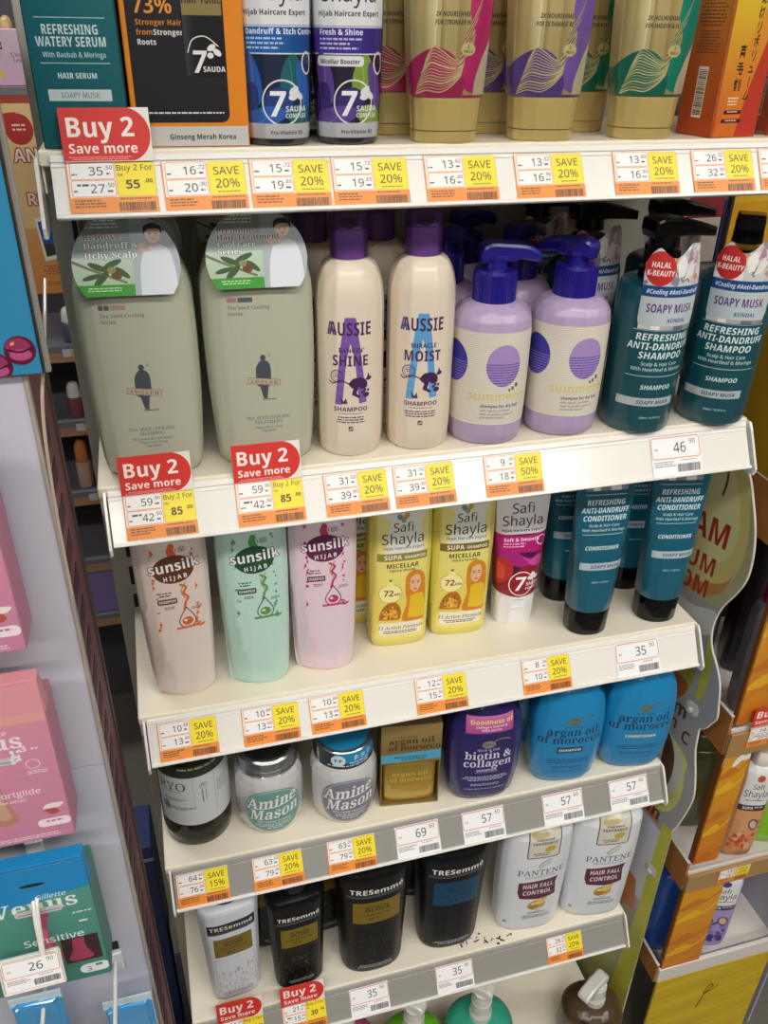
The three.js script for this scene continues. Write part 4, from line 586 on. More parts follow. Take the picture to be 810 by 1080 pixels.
function shaylaBottle(label, c, x, z, turn) {
  const t = thing('floral_bottle', label, 'shampoo bottle', [x, TOP[0], z], turn, 'floral bottles with numeral 7 on the top shelf'), P = new Print(62, 180, c.base, 3.8), W = '#e2e2e4';
  P.r(-31, 78, 62, 102, W).t('Safi', 0, 108, 15, '#25252c', { b: 0 }).t('Shayla', 0, 95, 16, '#25252c', { b: 0, sx: 0.95 }).t('Hijab Haircare Expert', 0, 86, 4.8, '#25252c', { sx: 1 }); P.grad(-31, 62, 62, 18, c.band, c.band2, 1).r(-31, 78.8, 62, 0.9, W).r(-31, 61.6, 62, 0.9, W).t(c.w, -24, 74, 5.2, '#e9ecf4', { a: 'left' }); P.small(-24, 71, 34, 3, 1.7, 'rgba(230,236,250,0.8)', 'left');
  for (const [x0, y0, rx, ry, k, rot] of [[-20, 46, 7, 18, 0, 0.25], [-24, 28, 8, 16, 2, -0.3], [10, 46, 8, 16, 1, -0.2], [22, 40, 6, 18, 0, 0.3], [0, 30, 12, 10, 2, 0.4], [-12, 20, 18, 7, 0, 0.2], [18, 20, 12, 8, 1, -0.3]]) P.o(x0, y0, rx, ry, c.f[k], rot).s([[x0 - rx * 0.3, y0 - ry * 0.7], [x0 + rx * 0.1, y0], [x0 - rx * 0.1, y0 + ry * 0.7]], 'rgba(255,255,255,0.22)', 0.7);
  if (c.pill) P.rr(-27, 54, 38, 7, 3, W).t('Micellar Booster', -8, 55.6, 4.4, '#25252c', { sx: 0.9 });
  P.o(3, 30, 15, 15, W, 0, 1.2).t('7', -2, 21, 24, '#f0f0f2', { sk: 0.12 }).t('SAUDA', 14, 24, 5.6, W).t('COMPLEX', 14, 19.6, 4, W).o(12, 38, 4.4, 2.4, W, 0.6).o(16, 35, 4.4, 2.4, W, -0.6).o(11, 33.5, 3.4, 2, W).o(25, 56, 5, 7, W, 0, 1.4);
  P.r(-31, 5, 62, 11, '#b9babd').t('Pro-Vitamin B5', 6, 8.6, 3.6, '#33333a', { sx: 1 }).r(-31, 0, 62, 5.4, '#15131c');
  const rowsB = [...foot(0.0238, 0.022, 2.1, 0.005), ...smooth([[0.012, 0.0246, 0.023, 2.1], [0.06, 0.0266, 0.0246, 2.1], [0.13, 0.0278, 0.0256, 2.1], [0.165, 0.0265, 0.0246, 2.1]], 6), ...crown(0.166, 0.0265, 0.0246, 2.1, 0.014, 0.014, 0.014).slice(1)];
  mesh('body', loft(rowsB, { uw: 0.062, v: [0, 0.18] }), gloss(0xffffff, 0.3, { map: P.tex(), clearcoat: 0.5 }), t);
  mesh('cap', cyl(0.0145, 0.0145, 0.02), gloss(0x1c1b22, 0.3), t, [0, 0.19, 0]); return t;
}
const fl1 = shaylaBottle('blue floral bottle with numeral 7, beside the tonic carton on the top shelf', { base: '#1c2740', band: '#1b6fc0', band2: '#17457e', w: 'Dandruff & Itch Control', f: ['#2e5fae', '#1c5f64', '#22407e'] }, -0.1535, -0.0205, -0.1);
const fl2 = shaylaBottle('violet floral bottle with numeral 7, left of the gold bottles on the top shelf', { base: '#241d33', band: '#4c3699', band2: '#352473', w: 'Fresh & Shine', f: ['#5d458f', '#7d9a3c', '#3a2a6a'], pill: 1 }, -0.0985, -0.0205, -0.14);
copy(fl1, 'shaded blue floral bottle behind the front blue one', [-0.182, TOP[0], -0.086], -0.1); copy(fl2, 'shaded violet floral bottle behind, seen between the two front floral bottles', [-0.124, TOP[0], -0.082], -0.12);
function goldBottle(label, c, word, x, z, turn) {
  const t = thing('gold_bottle', label, 'conditioner bottle', [x, TOP[0], z], turn, 'gold bottles with a coloured wave'), P = new Print(96, 140, '#b09a5e', 3.6), G = '#c8b87c';
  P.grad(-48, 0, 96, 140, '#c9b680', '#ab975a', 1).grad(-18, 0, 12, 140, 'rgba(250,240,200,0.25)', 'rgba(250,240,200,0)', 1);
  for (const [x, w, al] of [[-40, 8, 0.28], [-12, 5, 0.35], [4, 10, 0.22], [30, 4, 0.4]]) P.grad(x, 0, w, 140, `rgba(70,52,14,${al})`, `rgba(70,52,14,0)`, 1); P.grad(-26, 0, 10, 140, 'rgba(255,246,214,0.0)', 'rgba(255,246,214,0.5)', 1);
  P.t('2X NOURISHMENT', 2, 55, 4.4, '#33302a', { sk: 0.12 }).t(word, 2, 49.6, 4.4, '#33302a', { sk: 0.12, sx: 0.9 });
  P.s([[48, 0], [22, 2], [10, 8], [8, 22], [18, 32], [21, 44], [15, 60], [22, 80], [48, 88]], c[0]); P.s([[-48, 0], [-30, -2], [6, -2], [12, 10], [4, 26], [-14, 34], [-32, 29], [-48, 20]], c[1]);
  for (let i = 0; i < 15; i++) { const q = i * 2.15; P.s([[-35 + i * 0.7, 1 + q * 0.8], [-24 + i * 0.4, 4 + q], [-10, 3 + q * 0.95], [1, 8 + q * 0.6], [9 + i * 0.2, 15 + q * 0.35]], i % 3 ? G : '#dccf9a', 0.5 + 0.7 * rnd()); }
  for (let i = 0; i < 12; i++) P.s([[4 + i * 0.9, 20 + i * 2.4], [11 + i, 25 + i * 3], [13 + i * 1.6, 34 + i * 3.6], [19 + i * 1.4, 42 + i * 4]], i % 2 ? G : c[1], 0.7);
  P.s([[22, 0], [24, 13], [34, 32], [48, 40], [48, 0]], '#cfc5a6').o(15, 33, 7, 4.6, '#d3c68c').t('2', 15, 33.4, 3.4, '#5a4c20').t('PRO-V', 15, 30.4, 3, '#5a4c20'); P.r(-48, 0, 96, 0.8, c[1]);
  const cap = gloss(0xc2ab6a, 0.22, { clearcoat: 0.7, metalness: 0.15 });
  const cm = mesh('cap', loft([[0, 0.025, 0.0175, 2.6], [0.0012, 0.0262, 0.0188, 2.6], [0.03, 0.0282, 0.0202, 2.6], [0.0318, 0.0286, 0.0205, 2.6], [0.033, 0.0284, 0.0203, 2.6]]), cap, t);
  mesh('cap_groove', loft([[0.0088, 0.0269, 0.0194, 2.6], [0.0094, 0.02698, 0.01947, 2.6]]), std(0x5c4c1e, 0.5), cm);
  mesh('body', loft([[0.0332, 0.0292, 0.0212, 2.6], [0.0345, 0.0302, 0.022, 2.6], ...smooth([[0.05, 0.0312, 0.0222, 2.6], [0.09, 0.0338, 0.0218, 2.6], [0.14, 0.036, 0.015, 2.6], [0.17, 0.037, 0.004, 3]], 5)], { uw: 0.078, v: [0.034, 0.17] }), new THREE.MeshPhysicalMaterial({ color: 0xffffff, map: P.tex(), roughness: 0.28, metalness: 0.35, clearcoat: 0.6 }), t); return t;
}
const g1 = goldBottle('gold bottle with pink wave, leftmost of the gold bottles on the top shelf', ['#c2306e', '#b12a5f'], 'FOR STRONGER HAIR', -0.0195, -0.018, -0.12);
const g2 = goldBottle('gold bottle with purple wave, between the pink and green ones', ['#7d5fae', '#5d4590'], 'FOR 2X DAMAGE REPAIR', 0.0655, -0.019, -0.14);
const g3 = goldBottle('gold bottle with green wave, rightmost gold bottle on the top shelf', ['#1d8a72', '#17705f'], 'FOR SMOOTH & SLEEK', 0.159, -0.0195, -0.18);
copy(g1, 'shaded gold bottle with pink wave standing behind the front pink one', [-0.046, TOP[0], -0.078], -0.1); copy(g2, 'shaded gold bottle with purple wave behind, left of the front purple one', [0.0375, TOP[0], -0.078], -0.1); copy(g3, 'shaded gold bottle with green wave seen between the purple and green ones', [0.1265, TOP[0], -0.08], -0.1);
{
  const P = new Print(66, 170, '#dd8a24', 3.6); P.grad(-33, 0, 66, 170, '#d9c030', '#d9c030').grad(-33, 0, 66, 105, '#d9b82c', '#c8562a'); P.s([[-33, 0], [-16, 30], [0, 80], [30, 120], [33, 170], [33, 0]], 'rgba(217,128,42,0.55)').s([[0, 0], [10, 40], [26, 80], [33, 100], [33, 0]], '#b83a26');
  const GLYPH = { kami: '1939 2921 1737 1535 1343 6957 7957 7745 1484 4460 2372 5312', fu: '4858 5645 45544132 2412 7492', n: '5911 1143 43535161 6182', wa: '2920 1626 2612 265778634251', ri: '2825 7876 76745130', bo: '1686 5850 3421 6482 7968 8978', rii: '2824 7874 746140', yu: '2666 6662 1282', bar: '5951', mu: '5912 1272 6483', iku: '1888 5958 3747 6758 2621 2676 7671 2474 2373', mo: '2878 1686 1494 5851 5181 8183', zai: '1757 3937 1735 5715 2521 4541 2343 7873 9891 9181' };
  const write = (names, cx, y0, q) => names.split(' ').forEach((nm, i) => GLYPH[nm].split(' ').forEach((st) => { const L = []; for (let k = 0; k + 1 < st.length; k += 2) L.push([cx + (+st[k] - 5) * q * 0.1, y0 - i * q * 1.08 + (+st[k + 1] - 5) * q * 0.1]); P.p(L, '#2b2014', q * 0.11); }));
  write('kami fu n wa ri bo rii yu bar mu', 7, 126, 9.6); write('iku mo zai', -10, 66, 11.5); P.small(-12, 30, 16, 3, 1.4, '#f0dcc0').rr(-22, 18, 26, 3, 0.4, '#4a1c1c').rr(-24, 11, 30, 3, 0.4, '#4a1c1c').small(-9, 19.4, 20, 1, 1.2, '#f0dcc0').small(-9, 12.4, 22, 1, 1.2, '#f0dcc0');
  const t = carton('tonic_carton', 'orange and yellow carton with vertical dark writing, right of the gold bottles', 'carton', 0.05, 0.17, 0.045, P, std(0xb9561f, 0.45), 0.2405, -0.0275, 0.16);
  const S = new Print(45, 170, '#c25a22', 3.6); S.grad(-22, 0, 45, 170, '#b8902a', '#b5441f').small(0, 150, 34, 26, 1.5, 'rgba(60,30,10,0.65)').r(-6, 14, 12, 40, '#e8dccb'); for (let y = 16; y < 52; y += 1.3) S.r(-5, y, 10, 0.3 + 0.6 * rnd(), '#2b2014'); S.small(0, 80, 30, 8, 1.3, 'rgba(60,30,10,0.6)');
  mesh('printed_side', box(0.0005, 0.168, 0.043), std(0xffffff, 0.45, { map: S.tex() }), t, [-0.0252, 0.085, 0]);
  const film = new THREE.MeshPhysicalMaterial({ color: 0xf2f2f2, roughness: 0.08, transmission: 1, thickness: 0, clearcoat: 1 });
  mesh('plastic_sleeve', new RoundedBoxGeometry(0.026, 0.16, 0.03, 2, 0.004), film, t, [0.041, 0.08, 0.002]);
  copy(t, 'red orange carton at the right end of the top shelf, cut by the frame', [0.313, TOP[0], -0.035], -0.05);
}
// ---------------------------------------------------------------- hanging display on the left
{
  const t = thing('hanging_display', 'pale lavender hanging display with blue header and plum perforated side', 'display stand', [0, 0, 0]), lav = new THREE.MeshPhysicalMaterial({ color: 0xc3c3cf, roughness: 0.35, clearcoat: 0.3 });
  mesh('board', box(0.42, 0.888, 0.006), lav, t, [-0.562, 0.504, 0.117]); mesh('board', box(0.42, 0.359, 0.006), lav, t, [-0.562, 1.1295, 0.117]);
  mesh('edge_trim', rbox(0.003, 1.26, 0.008, 0.0008), std(0xa39a90, 0.4), t, [-0.3505, 0.69, 0.118]);
  const P = new Print(420, 440, '#2f85ad', 2.4), ball = (x, y, r) => { P.o(x, y, r, r, '#5c1232').o(x - r * 0.1, y + r * 0.25, r * 0.78, r * 0.62, '#93315c').o(x, y - r * 0.3, r * 0.7, r * 0.4, '#b05080').s([[x - r * 0.8, y + r * 0.1], [x, y - r * 0.1], [x + r * 0.8, y + r * 0.15]], '#3d0a20', r * 0.12).o(x - r * 0.4, y + r * 0.5, r * 0.16, r * 0.1, '#d9a84a', 0.6); };
  ball(199, 16, 9.6); ball(184, 6, 9); ball(172, 14, 9); ball(160, 4, 8); P.r(-210, 22, 396, 24, '#4d1730').r(-210, 24, 394, 8, '#d9d7d4'); for (let i = 0; i < 18; i++) ball(150 - i * 19, 6 + 10 * rnd(), 9);
  const header = mesh('header_card', box(0.42, 0.44, 0.006), std(0xffffff, 0.35, { map: P.tex() }), t, [-0.548, 1.53, 0.125]);
  mesh('header_edge', rbox(0.0012, 0.44, 0.0075, 0.0004), std(0x1a1a1e, 0.5), header, [0.2106, 0, 0]); mesh('header_frame', rbox(0.004, 0.445, 0.005, 0.001), std(0x9a958c, 0.4), header, [0.2125, 0, -0.0062]);
  const plum = std(0x6a3a48, 0.6), side = mesh('side_panel', box(0.003, 1.45, 0.1), plum, t, [-0.3525, 0.575, 0.062]);
  const plumDark = std(0x35101f, 0.7); for (let k = 0; k < 40; k++) mesh('perforation', box(0.0012, 0.017, 0.045), plumDark, side, [0.0014, -0.6 + k * 0.0325, 0.02]);
  mesh('rear_strip', box(0.004, 1.45, 0.012), std(0x4b3a33, 0.6), side, [0.001, 0, -0.044]);
  const acr = new THREE.MeshPhysicalMaterial({ color: 0xb9ab98, roughness: 0.15, clearcoat: 0.8 });
  mesh('acrylic_edge', new THREE.TubeGeometry(new THREE.CatmullRomCurve3([[-0.3495, 1.13, 0.122], [-0.348, 1.22, 0.121], [-0.3435, 1.285, 0.118], [-0.336, 1.325, 0.105], [-0.331, 1.36, 0.085]].map((p) => new THREE.Vector3(...p))), 24, 0.0013, 8), acr, t);
  const h = [[-0.424, 0.862], [-0.381, 0.679], [-0.447, 0.683]];
  h.forEach(([x, y], i) => {
    const k = thing('display_hook', ['white double hook holding the teal razor pack and the price card', 'white hook at the bottom right of the lavender board', 'white hook at the bottom left of the lavender board'][i], 'hook', [x, y, 0.12]), wm = gloss(0xe6e2da, 0.35);
    mesh('mount', rbox(0.016, 0.03, 0.006, 0.002), new THREE.MeshPhysicalMaterial({ color: 0xd9d9dd, roughness: 0.2, clearcoat: 0.8 }), k, [0, 0, 0.0035]); if (i === 1) mesh('peg_hole', box(0.011, 0.011, 0.0012), mDark, k, [0.0005, 0.021, 0.0008]);
    const L = i ? 0.15 : 0.068; mesh('prong', new THREE.TubeGeometry(new THREE.CatmullRomCurve3([[0, 0, 0.005], [0, i ? 0.002 : -0.01, L * 0.75], [0, i ? 0.008 : -0.056, L]].map((p) => new THREE.Vector3(...p))), 20, 0.0021, 10), wm, k);
    if (!i) mesh('prong', new THREE.TubeGeometry(new THREE.CatmullRomCurve3([[0.004, 0.0, 0.03], [0.003, -0.008, 0.052], [0.001, -0.055, L]].map((p) => new THREE.Vector3(...p))), 20, 0.0018, 10), wm, k);
  });
  const pc = thing('price_card', 'white price card 26.90 in a clear holder on the double hook', 'price label', [-0.4365, 0.784, 0.187], 0); pc.rotation.set(-0.25, 0, 0.02); pc.scale.set(0.85, 0.8, 0.85);
  mesh('paper_slip', stamp(plainSlip('26', '90'), 0.056, 0.04), mCard, pc, [0, 0, 0]);
  mesh('holder', join([rbox(0.06, 0.0035, 0.004, 0.001).translate(0, 0.0225, 0), rbox(0.06, 0.002, 0.003, 0.0008).translate(0, -0.0222, 0), rbox(0.002, 0.044, 0.003, 0.0008).translate(0.03, 0, 0), rbox(0.002, 0.044, 0.003, 0.0008).translate(-0.03, 0, 0), box(0.06, 0.044, 0.0006).translate(0, 0, -0.0008)]), gloss(0xdcd9d2, 0.25), pc);
  // razor packs
  const pack = (label, col, sideC, P, y, x1, group) => {
    const w = 0.112, hh = 0.166, q = thing('razor_pack', label, 'razor pack', [x1 - w / 2, y, 0.1505], 0, group);
    mesh('carton', rbox(w, hh - 0.03, 0.038, 0.0015), std(sideC, 0.45), q, [0, (hh - 0.03) / 2, 0]);
    mesh('hang_flap', extrude([[-w / 2, 0], [w / 2, 0], [w / 2 - 0.002, 0.03], [-w / 2, 0.03]], 0.012, 0.0006), std(col, 0.45), q, [0, hh - 0.031, 0.011]);
    mesh('printed_front', box(w - 0.002, hh - 0.003, 0.0006), std(0xffffff, 0.38, { map: P.tex() }), q, [0, hh / 2, 0.0192]); mesh('hanger_slot', extrude(circlePts(0.01, 24).map(([a, b]) => [a, b * 0.16]), 0.0006, 0), mDark, q, [w / 2 - 0.045, hh - 0.022, 0.0197]); return q;
  };
  const razor = (P, x, y, s, c1, c2) => { P.rr(x - 17 * s, y + 22 * s, 34 * s, 7 * s, 2.4 * s, '#c9c3c4').r(x - 15 * s, y + 24 * s, 30 * s, 1, '#7d7a80').s([[x - 7 * s, y + 22 * s], [x - 3 * s, y + 8 * s], [x - 3.5 * s, y - 10 * s], [x - 9 * s, y - 34 * s], [x, y - 40 * s], [x + 9 * s, y - 34 * s], [x + 3.5 * s, y - 10 * s], [x + 3 * s, y + 8 * s], [x + 7 * s, y + 22 * s]], c1).s([[x - 1.6 * s, y + 4 * s], [x - 2 * s, y - 14 * s], [x - 4 * s, y - 32 * s], [x + 4 * s, y - 32 * s], [x + 2 * s, y - 14 * s], [x + 1.6 * s, y + 4 * s]], c2); };
  const pink = () => { const P = new Print(110, 163, '#c5718c', 3), W = '#f2dfe6'; P.grad(-55, 0, 110, 163, '#d892a3', '#c681a0').r(-55, 128, 110, 35, '#dd979f').r(-55, 126, 110, 8, '#e09e98').t('Gillette', 14, 117, 7, W, { b: 0, it: 1 }).t('Venus', 4, 103, 20, W, { f: 'serif' }).t('3', 34, 98, 8, W).small(42, 99, 8, 1, 2, W).o(38, 84, 5, 4.6, W, 0, 0.6).small(40, 76, 16, 2, 1.2, W); razor(P, 8, 64, 1.05, '#b98270', '#c99a88'); for (let i = 0; i < 12; i++) P.o(24 + 8 * rnd(), 86 + 14 * rnd(), 0.8 + rnd(), 1 + rnd(), '#e4e2ea', rnd()); P.t('comfortglide', 14, 52, 8.6, W, { b: 0 }).t('+ olive extract', 14, 46, 4, W, { b: 0 }).s([[36, 33], [40, 38], [52, 38], [50, 34], [42, 31]], '#e9e2dc').s([[36, 33], [42, 26], [48, 28], [46, 33]], '#b5554a').rr(30, 13, 25, 9, 4, W).small(43, 18, 14, 1, 2.4, '#b86687').small(20, 5, 66, 2, 1.3, W); return P; };
  const p1 = pack('pink razor pack in the middle of the lavender board', 0xd9929c, 0xc07a96, pink(), 0.9265, -0.3775, 'pink razor packs');
  copy(p1, 'pink razor pack at the left frame edge above the other pink one', [-0.435, 1.1205, 0.1505]);
  const P2 = new Print(110, 163, '#4f8f80', 3), W = '#e6efee';
  P2.grad(-55, 0, 110, 163, '#5b9c8e', '#3f8072').p([[-55, 163], [55, 163], [55, 128], [20, 122], [-55, 112]], '#1b86c2').t('Gillette', 22, 122, 8, W, { b: 0, it: 1 }).t('Venus', 8, 107, 23, W, { f: 'serif', sx: 1 }).rr(-50, 149, 26, 6, 1, '#d7e6ee').small(-37, 153, 20, 1, 2, '#1b6fa2'); razor(P2, 10, 78, 1.15, '#b34a66', '#c86a80'); P2.t('Sensitive', 16, 62, 13, W, { b: 0 }).small(44, 95, 18, 1, 2, W).small(44, 82, 10, 1, 3, W).r(20, 26, 32, 36, '#3a1a24').s([[30, 60], [28, 44], [24, 30], [44, 30], [40, 46], [40, 60]], '#a23a55').rr(30, 7, 26, 13, 6, W).t('3', 38, 9, 9, '#3f6a66', { b: 0 }).small(47, 15, 7, 1, 4, '#3f6a66');
  pack('teal and blue razor pack marked Sensitive under the pink pack', 0x1b86c2, 0x3f8274, P2, 0.731, -0.3765, 'teal razor pack');
  const film = new THREE.MeshPhysicalMaterial({ color: 0x2f8cc4, roughness: 0.18, clearcoat: 1, clearcoatRoughness: 0.1 });
  [['blue foil razor bag hanging bottom right on the lavender board', -0.372, 0.657], ['blue foil razor bag hanging bottom left on the lavender board', -0.452, 0.697]].forEach(([l, x, y]) => {
    const q = thing('razor_bag', l, 'razor pack', [x, y, 0.155], 0, 'blue foil razor bags'), g = new RoundedBoxGeometry(0.046, 0.15, 0.022, 6, 0.008), A = g.attributes.position;
    for (let i = 0; i < A.count; i++) { const px = A.getX(i), py = A.getY(i); A.setZ(i, A.getZ(i) * (0.25 + 0.75 * Math.min(1, (0.075 - py) / 0.05)) + 0.0012 * Math.sin(px * 700 + py * 420) + 0.001 * Math.sin(py * 900 - px * 300)); }
    g.computeVertexNormals(); mesh('bag', g, film, q, [0, -0.075, 0]); mesh('header_strip', box(0.047, 0.012, 0.002), gloss(0xbcd0d8, 0.3), q, [0, 0.001, 0.001]);
  });
}

// ---------------------------------------------------------------- shelves far behind on the left
{
  const t = thing('far_shelf_unit', 'grey shelving far behind, seen through the gap left of the shelves', 'shelving unit', [0, 0, 0]), m = std(0x77757c, 0.6), wood = std(0x5a4338, 0.7);
  mesh('back_panel', box(1.3, 2.05, 0.02), std(0x4a484e, 0.7), t, [-0.75, 0.875, -1.26]);
  
  const far = { 0.3: 'lowest one in view', 0.455: 'the one above the purple box', 0.628: 'with the two orange and pink bottles', 0.793: 'with the red-necked bottle', 0.953: 'with the single white-capped bottle', 1.409: 'red-edged and carrying the pale pink carton' };
  for (const y of [0.3, 0.455, 0.628, 0.793, 0.953, 1.409]) { const u = thing('far_shelf', `grey far shelf board behind the left gap, ${far[y]}`, 'shelf', [-0.35, y - 0.0065, -1.13]), s = mesh('shelf_board', box(0.6, 0.012, 0.238), m, u, [0, 0, -0.003]); mesh('price_strip', box(0.6, 0.03, 0.003), std(y > 1.2 ? 0xa8442c : 0xb58a6a, 0.5), s, [0, -0.012, 0.1165]); if (y < 1 && y > 0.6) { mesh('ticket', box(0.016, 0.016, 0.001), std(0xcfcbd4, 0.6), s, [-0.088, -0.008, 0.1186]); mesh('ticket', box(0.014, 0.016, 0.001), std(0xd8c43a, 0.6), s, [-0.072, -0.008, 0.1186]); } }
  const roll = (label, x, y, body, cap, r = 0.0155, h = 0.07) => { const b = thing('roll_on_bottle', label, 'small bottle', [x, y, -1.045], 0, 'small bottles on the far shelves'); mesh('body', loft([...foot(r, r, 2, 0.003), [h * 0.5, r, r], ...crown(h * 0.5, r, r, 2, 0.006, r * 0.75, r * 0.75).slice(1)], { seg: 28 }), gloss(body, 0.4), b); mesh('cap', loft([[h * 0.58, r * 0.9, r * 0.9], [h * 0.75, r * 0.88, r * 0.88], ...crown(h * 0.75, r * 0.88, r * 0.88, 2, h * 0.25, 0.001, 0.001).slice(1)], { seg: 28 }), gloss(cap, 0.35), b); };
  roll('small bottle with white dome cap on the upper far shelf', -0.427, 0.953, 0x4a5068, 0xe8e6e6); roll('small bottle with white dome cap and red neck on the middle far shelf', -0.442, 0.793, 0x8a4a48, 0xe3e1e2, 0.0155, 0.075); roll('second small pale bottle beside it on the middle far shelf', -0.415, 0.793, 0x6a6a8a, 0xd2d0d4, 0.0145, 0.05);
  roll('orange and pink small bottle, left one on the lower far shelf', -0.449, 0.628, 0xc9a08e, 0xd08040, 0.016, 0.11); roll('orange and pink small bottle, right one on the lower far shelf', -0.414, 0.628, 0xc9a08e, 0xd08040, 0.016, 0.11);
  const cr = thing('purple_box', 'purple box on the lowest visible far shelf behind the gap', 'box', [-0.42, 0.3, -1.075]); mesh('carton', rbox(0.15, 0.14, 0.1, 0.003), std(0x8d78b4, 0.5), cr, [0, 0.07, 0]); mesh('slot', box(0.03, 0.06, 0.001), mDark, cr, [0.04, 0.075, 0.0505]);
  const bb = thing('blue_box', 'tall dark blue box on the floor in the gap left of the lowest shelves', 'box', [-0.387, FLOOR, -0.32]); mesh('carton', rbox(0.034, 0.51, 0.09, 0.003), std(0x23356e, 0.5), bb, [0, 0.255, 0]); mesh('lid_band', rbox(0.0345, 0.012, 0.0905, 0.003), std(0x9fa8bf, 0.5), bb, [0, 0.48, 0]);
  const gb = thing('grey_box', 'grey box with white and yellow top behind the left post', 'box', [-0.352, FLOOR, -0.3]); mesh('carton', rbox(0.03, 0.215, 0.05, 0.003), std(0x5f6a80, 0.5), gb, [0, 0.1075, 0]); mesh('white_top', rbox(0.028, 0.08, 0.046, 0.003), std(0xc9c4b4, 0.5), gb, [0, 0.256, 0]); mesh('yellow_patch', box(0.014, 0.05, 0.001), std(0xc9b02e, 0.5), gb, [0.003, 0.25, 0.0235]);
  const P = new Print(190, 325, '#e9c98c', 2.6); P.grad(-95, 0, 190, 120, '#e0a25c', '#d88c4a').r(-95, 0, 8, 325, '#cf6a34').o(-64, 285, 23, 25, '#b8322c').p([[-87, 310], [-64, 312], [-87, 280]], '#b8322c').small(-64, 290, 30, 2, 4, '#f2dcd0');
  const H = { stroke: '#b8402c', lw: 3 }; P.t('MIJUS', -12, 272, 20, '#f6e9dc', H).t('ANNI', -42, 232, 30, '#f6e9dc', { ...H, lw: 4 }).t('K', -20, 200, 30, '#f6e9dc', { ...H, lw: 4 }).t('RM50', -36, 160, 28, '#f6e9dc', { ...H, lw: 4 }); P.p([[-60, 60], [-10, 70], [-18, 150], [-66, 136]], '#f0ece4').p([[-56, 68], [-16, 76], [-22, 142], [-62, 130]], '#2a56a8').p([[-56, 68], [-16, 76], [-18, 100], [-40, 90], [-58, 92]], '#3a3630'); P.small(-30, 50, 80, 4, 2.6, 'rgba(120,60,30,0.7)').small(-40, 20, 60, 2, 2.2, 'rgba(120,60,30,0.7)');
  const po = thing('promotion_poster', 'orange promotion poster with rounded corners hanging on the far shelf', 'poster', [-0.385, 1.222, -1.008]); mesh('sheet', card(circlePts(0.012, 8, 0, Math.PI / 2).map(([a, b]) => [0.083 + a, 0.15 + b]).concat(circlePts(0.012, 8, Math.PI / 2, Math.PI).map(([a, b]) => [-0.083 + a, 0.15 + b]), circlePts(0.012, 8, Math.PI, 1.5 * Math.PI).map(([a, b]) => [-0.083 + a, -0.15 + b]), circlePts(0.012, 8, 1.5 * Math.PI, 2 * Math.PI).map(([a, b]) => [0.083 + a, -0.15 + b])), 0.003), std(0xffffff, 0.4, { map: P.tex() }), po);
  const Q = new Print(110, 85, '#d9b8cc', 3); Q.grad(-55, 0, 110, 85, '#dcc3d4', '#d2a9c4').r(2, 55, 18, 12, '#1c1a22').t('Safi', 11, 58, 9, '#e6e2e8').small(11, 51, 16, 2, 1.6, '#8a7a88').t("L'es", 40, 44, 9, '#3a2c3c', { b: 0, f: 'serif' }).t('Ler', 42, 36, 9, '#3a2c3c', { b: 0, f: 'serif' }).o(10, 18, 10, 9, '#d8b0b8').o(10, 18, 6, 5.4, '#dcc23a').p([[-55, 10], [-20, 4], [-10, 0], [-55, 0]], '#e8dce6');
  const bx = thing('pink_carton', 'pale pink carton with yellow flower dot on the far top shelf', 'carton', [-0.475, 1.409, -1.06]); mesh('carton', rbox(0.11, 0.085, 0.05, 0.002), std(0xd0a9c2, 0.5), bx, [0, 0.0425, 0]); mesh('printed_front', box(0.108, 0.083, 0.0006), std(0xffffff, 0.45, { map: Q.tex() }), bx, [0, 0.0425, 0.0253]);
  roll('beige small bottle standing behind the pale pink carton', -0.45, 1.409, 0xb59a6a, 0xb59a6a, 0.014, 0.105); scene.children[scene.children.length - 1].position.z = -1.11; roll('blue small bottle standing behind the pale pink carton', -0.418, 1.409, 0x6d93c0, 0x86a8cc, 0.014, 0.11); scene.children[scene.children.length - 1].position.z = -1.11;
}

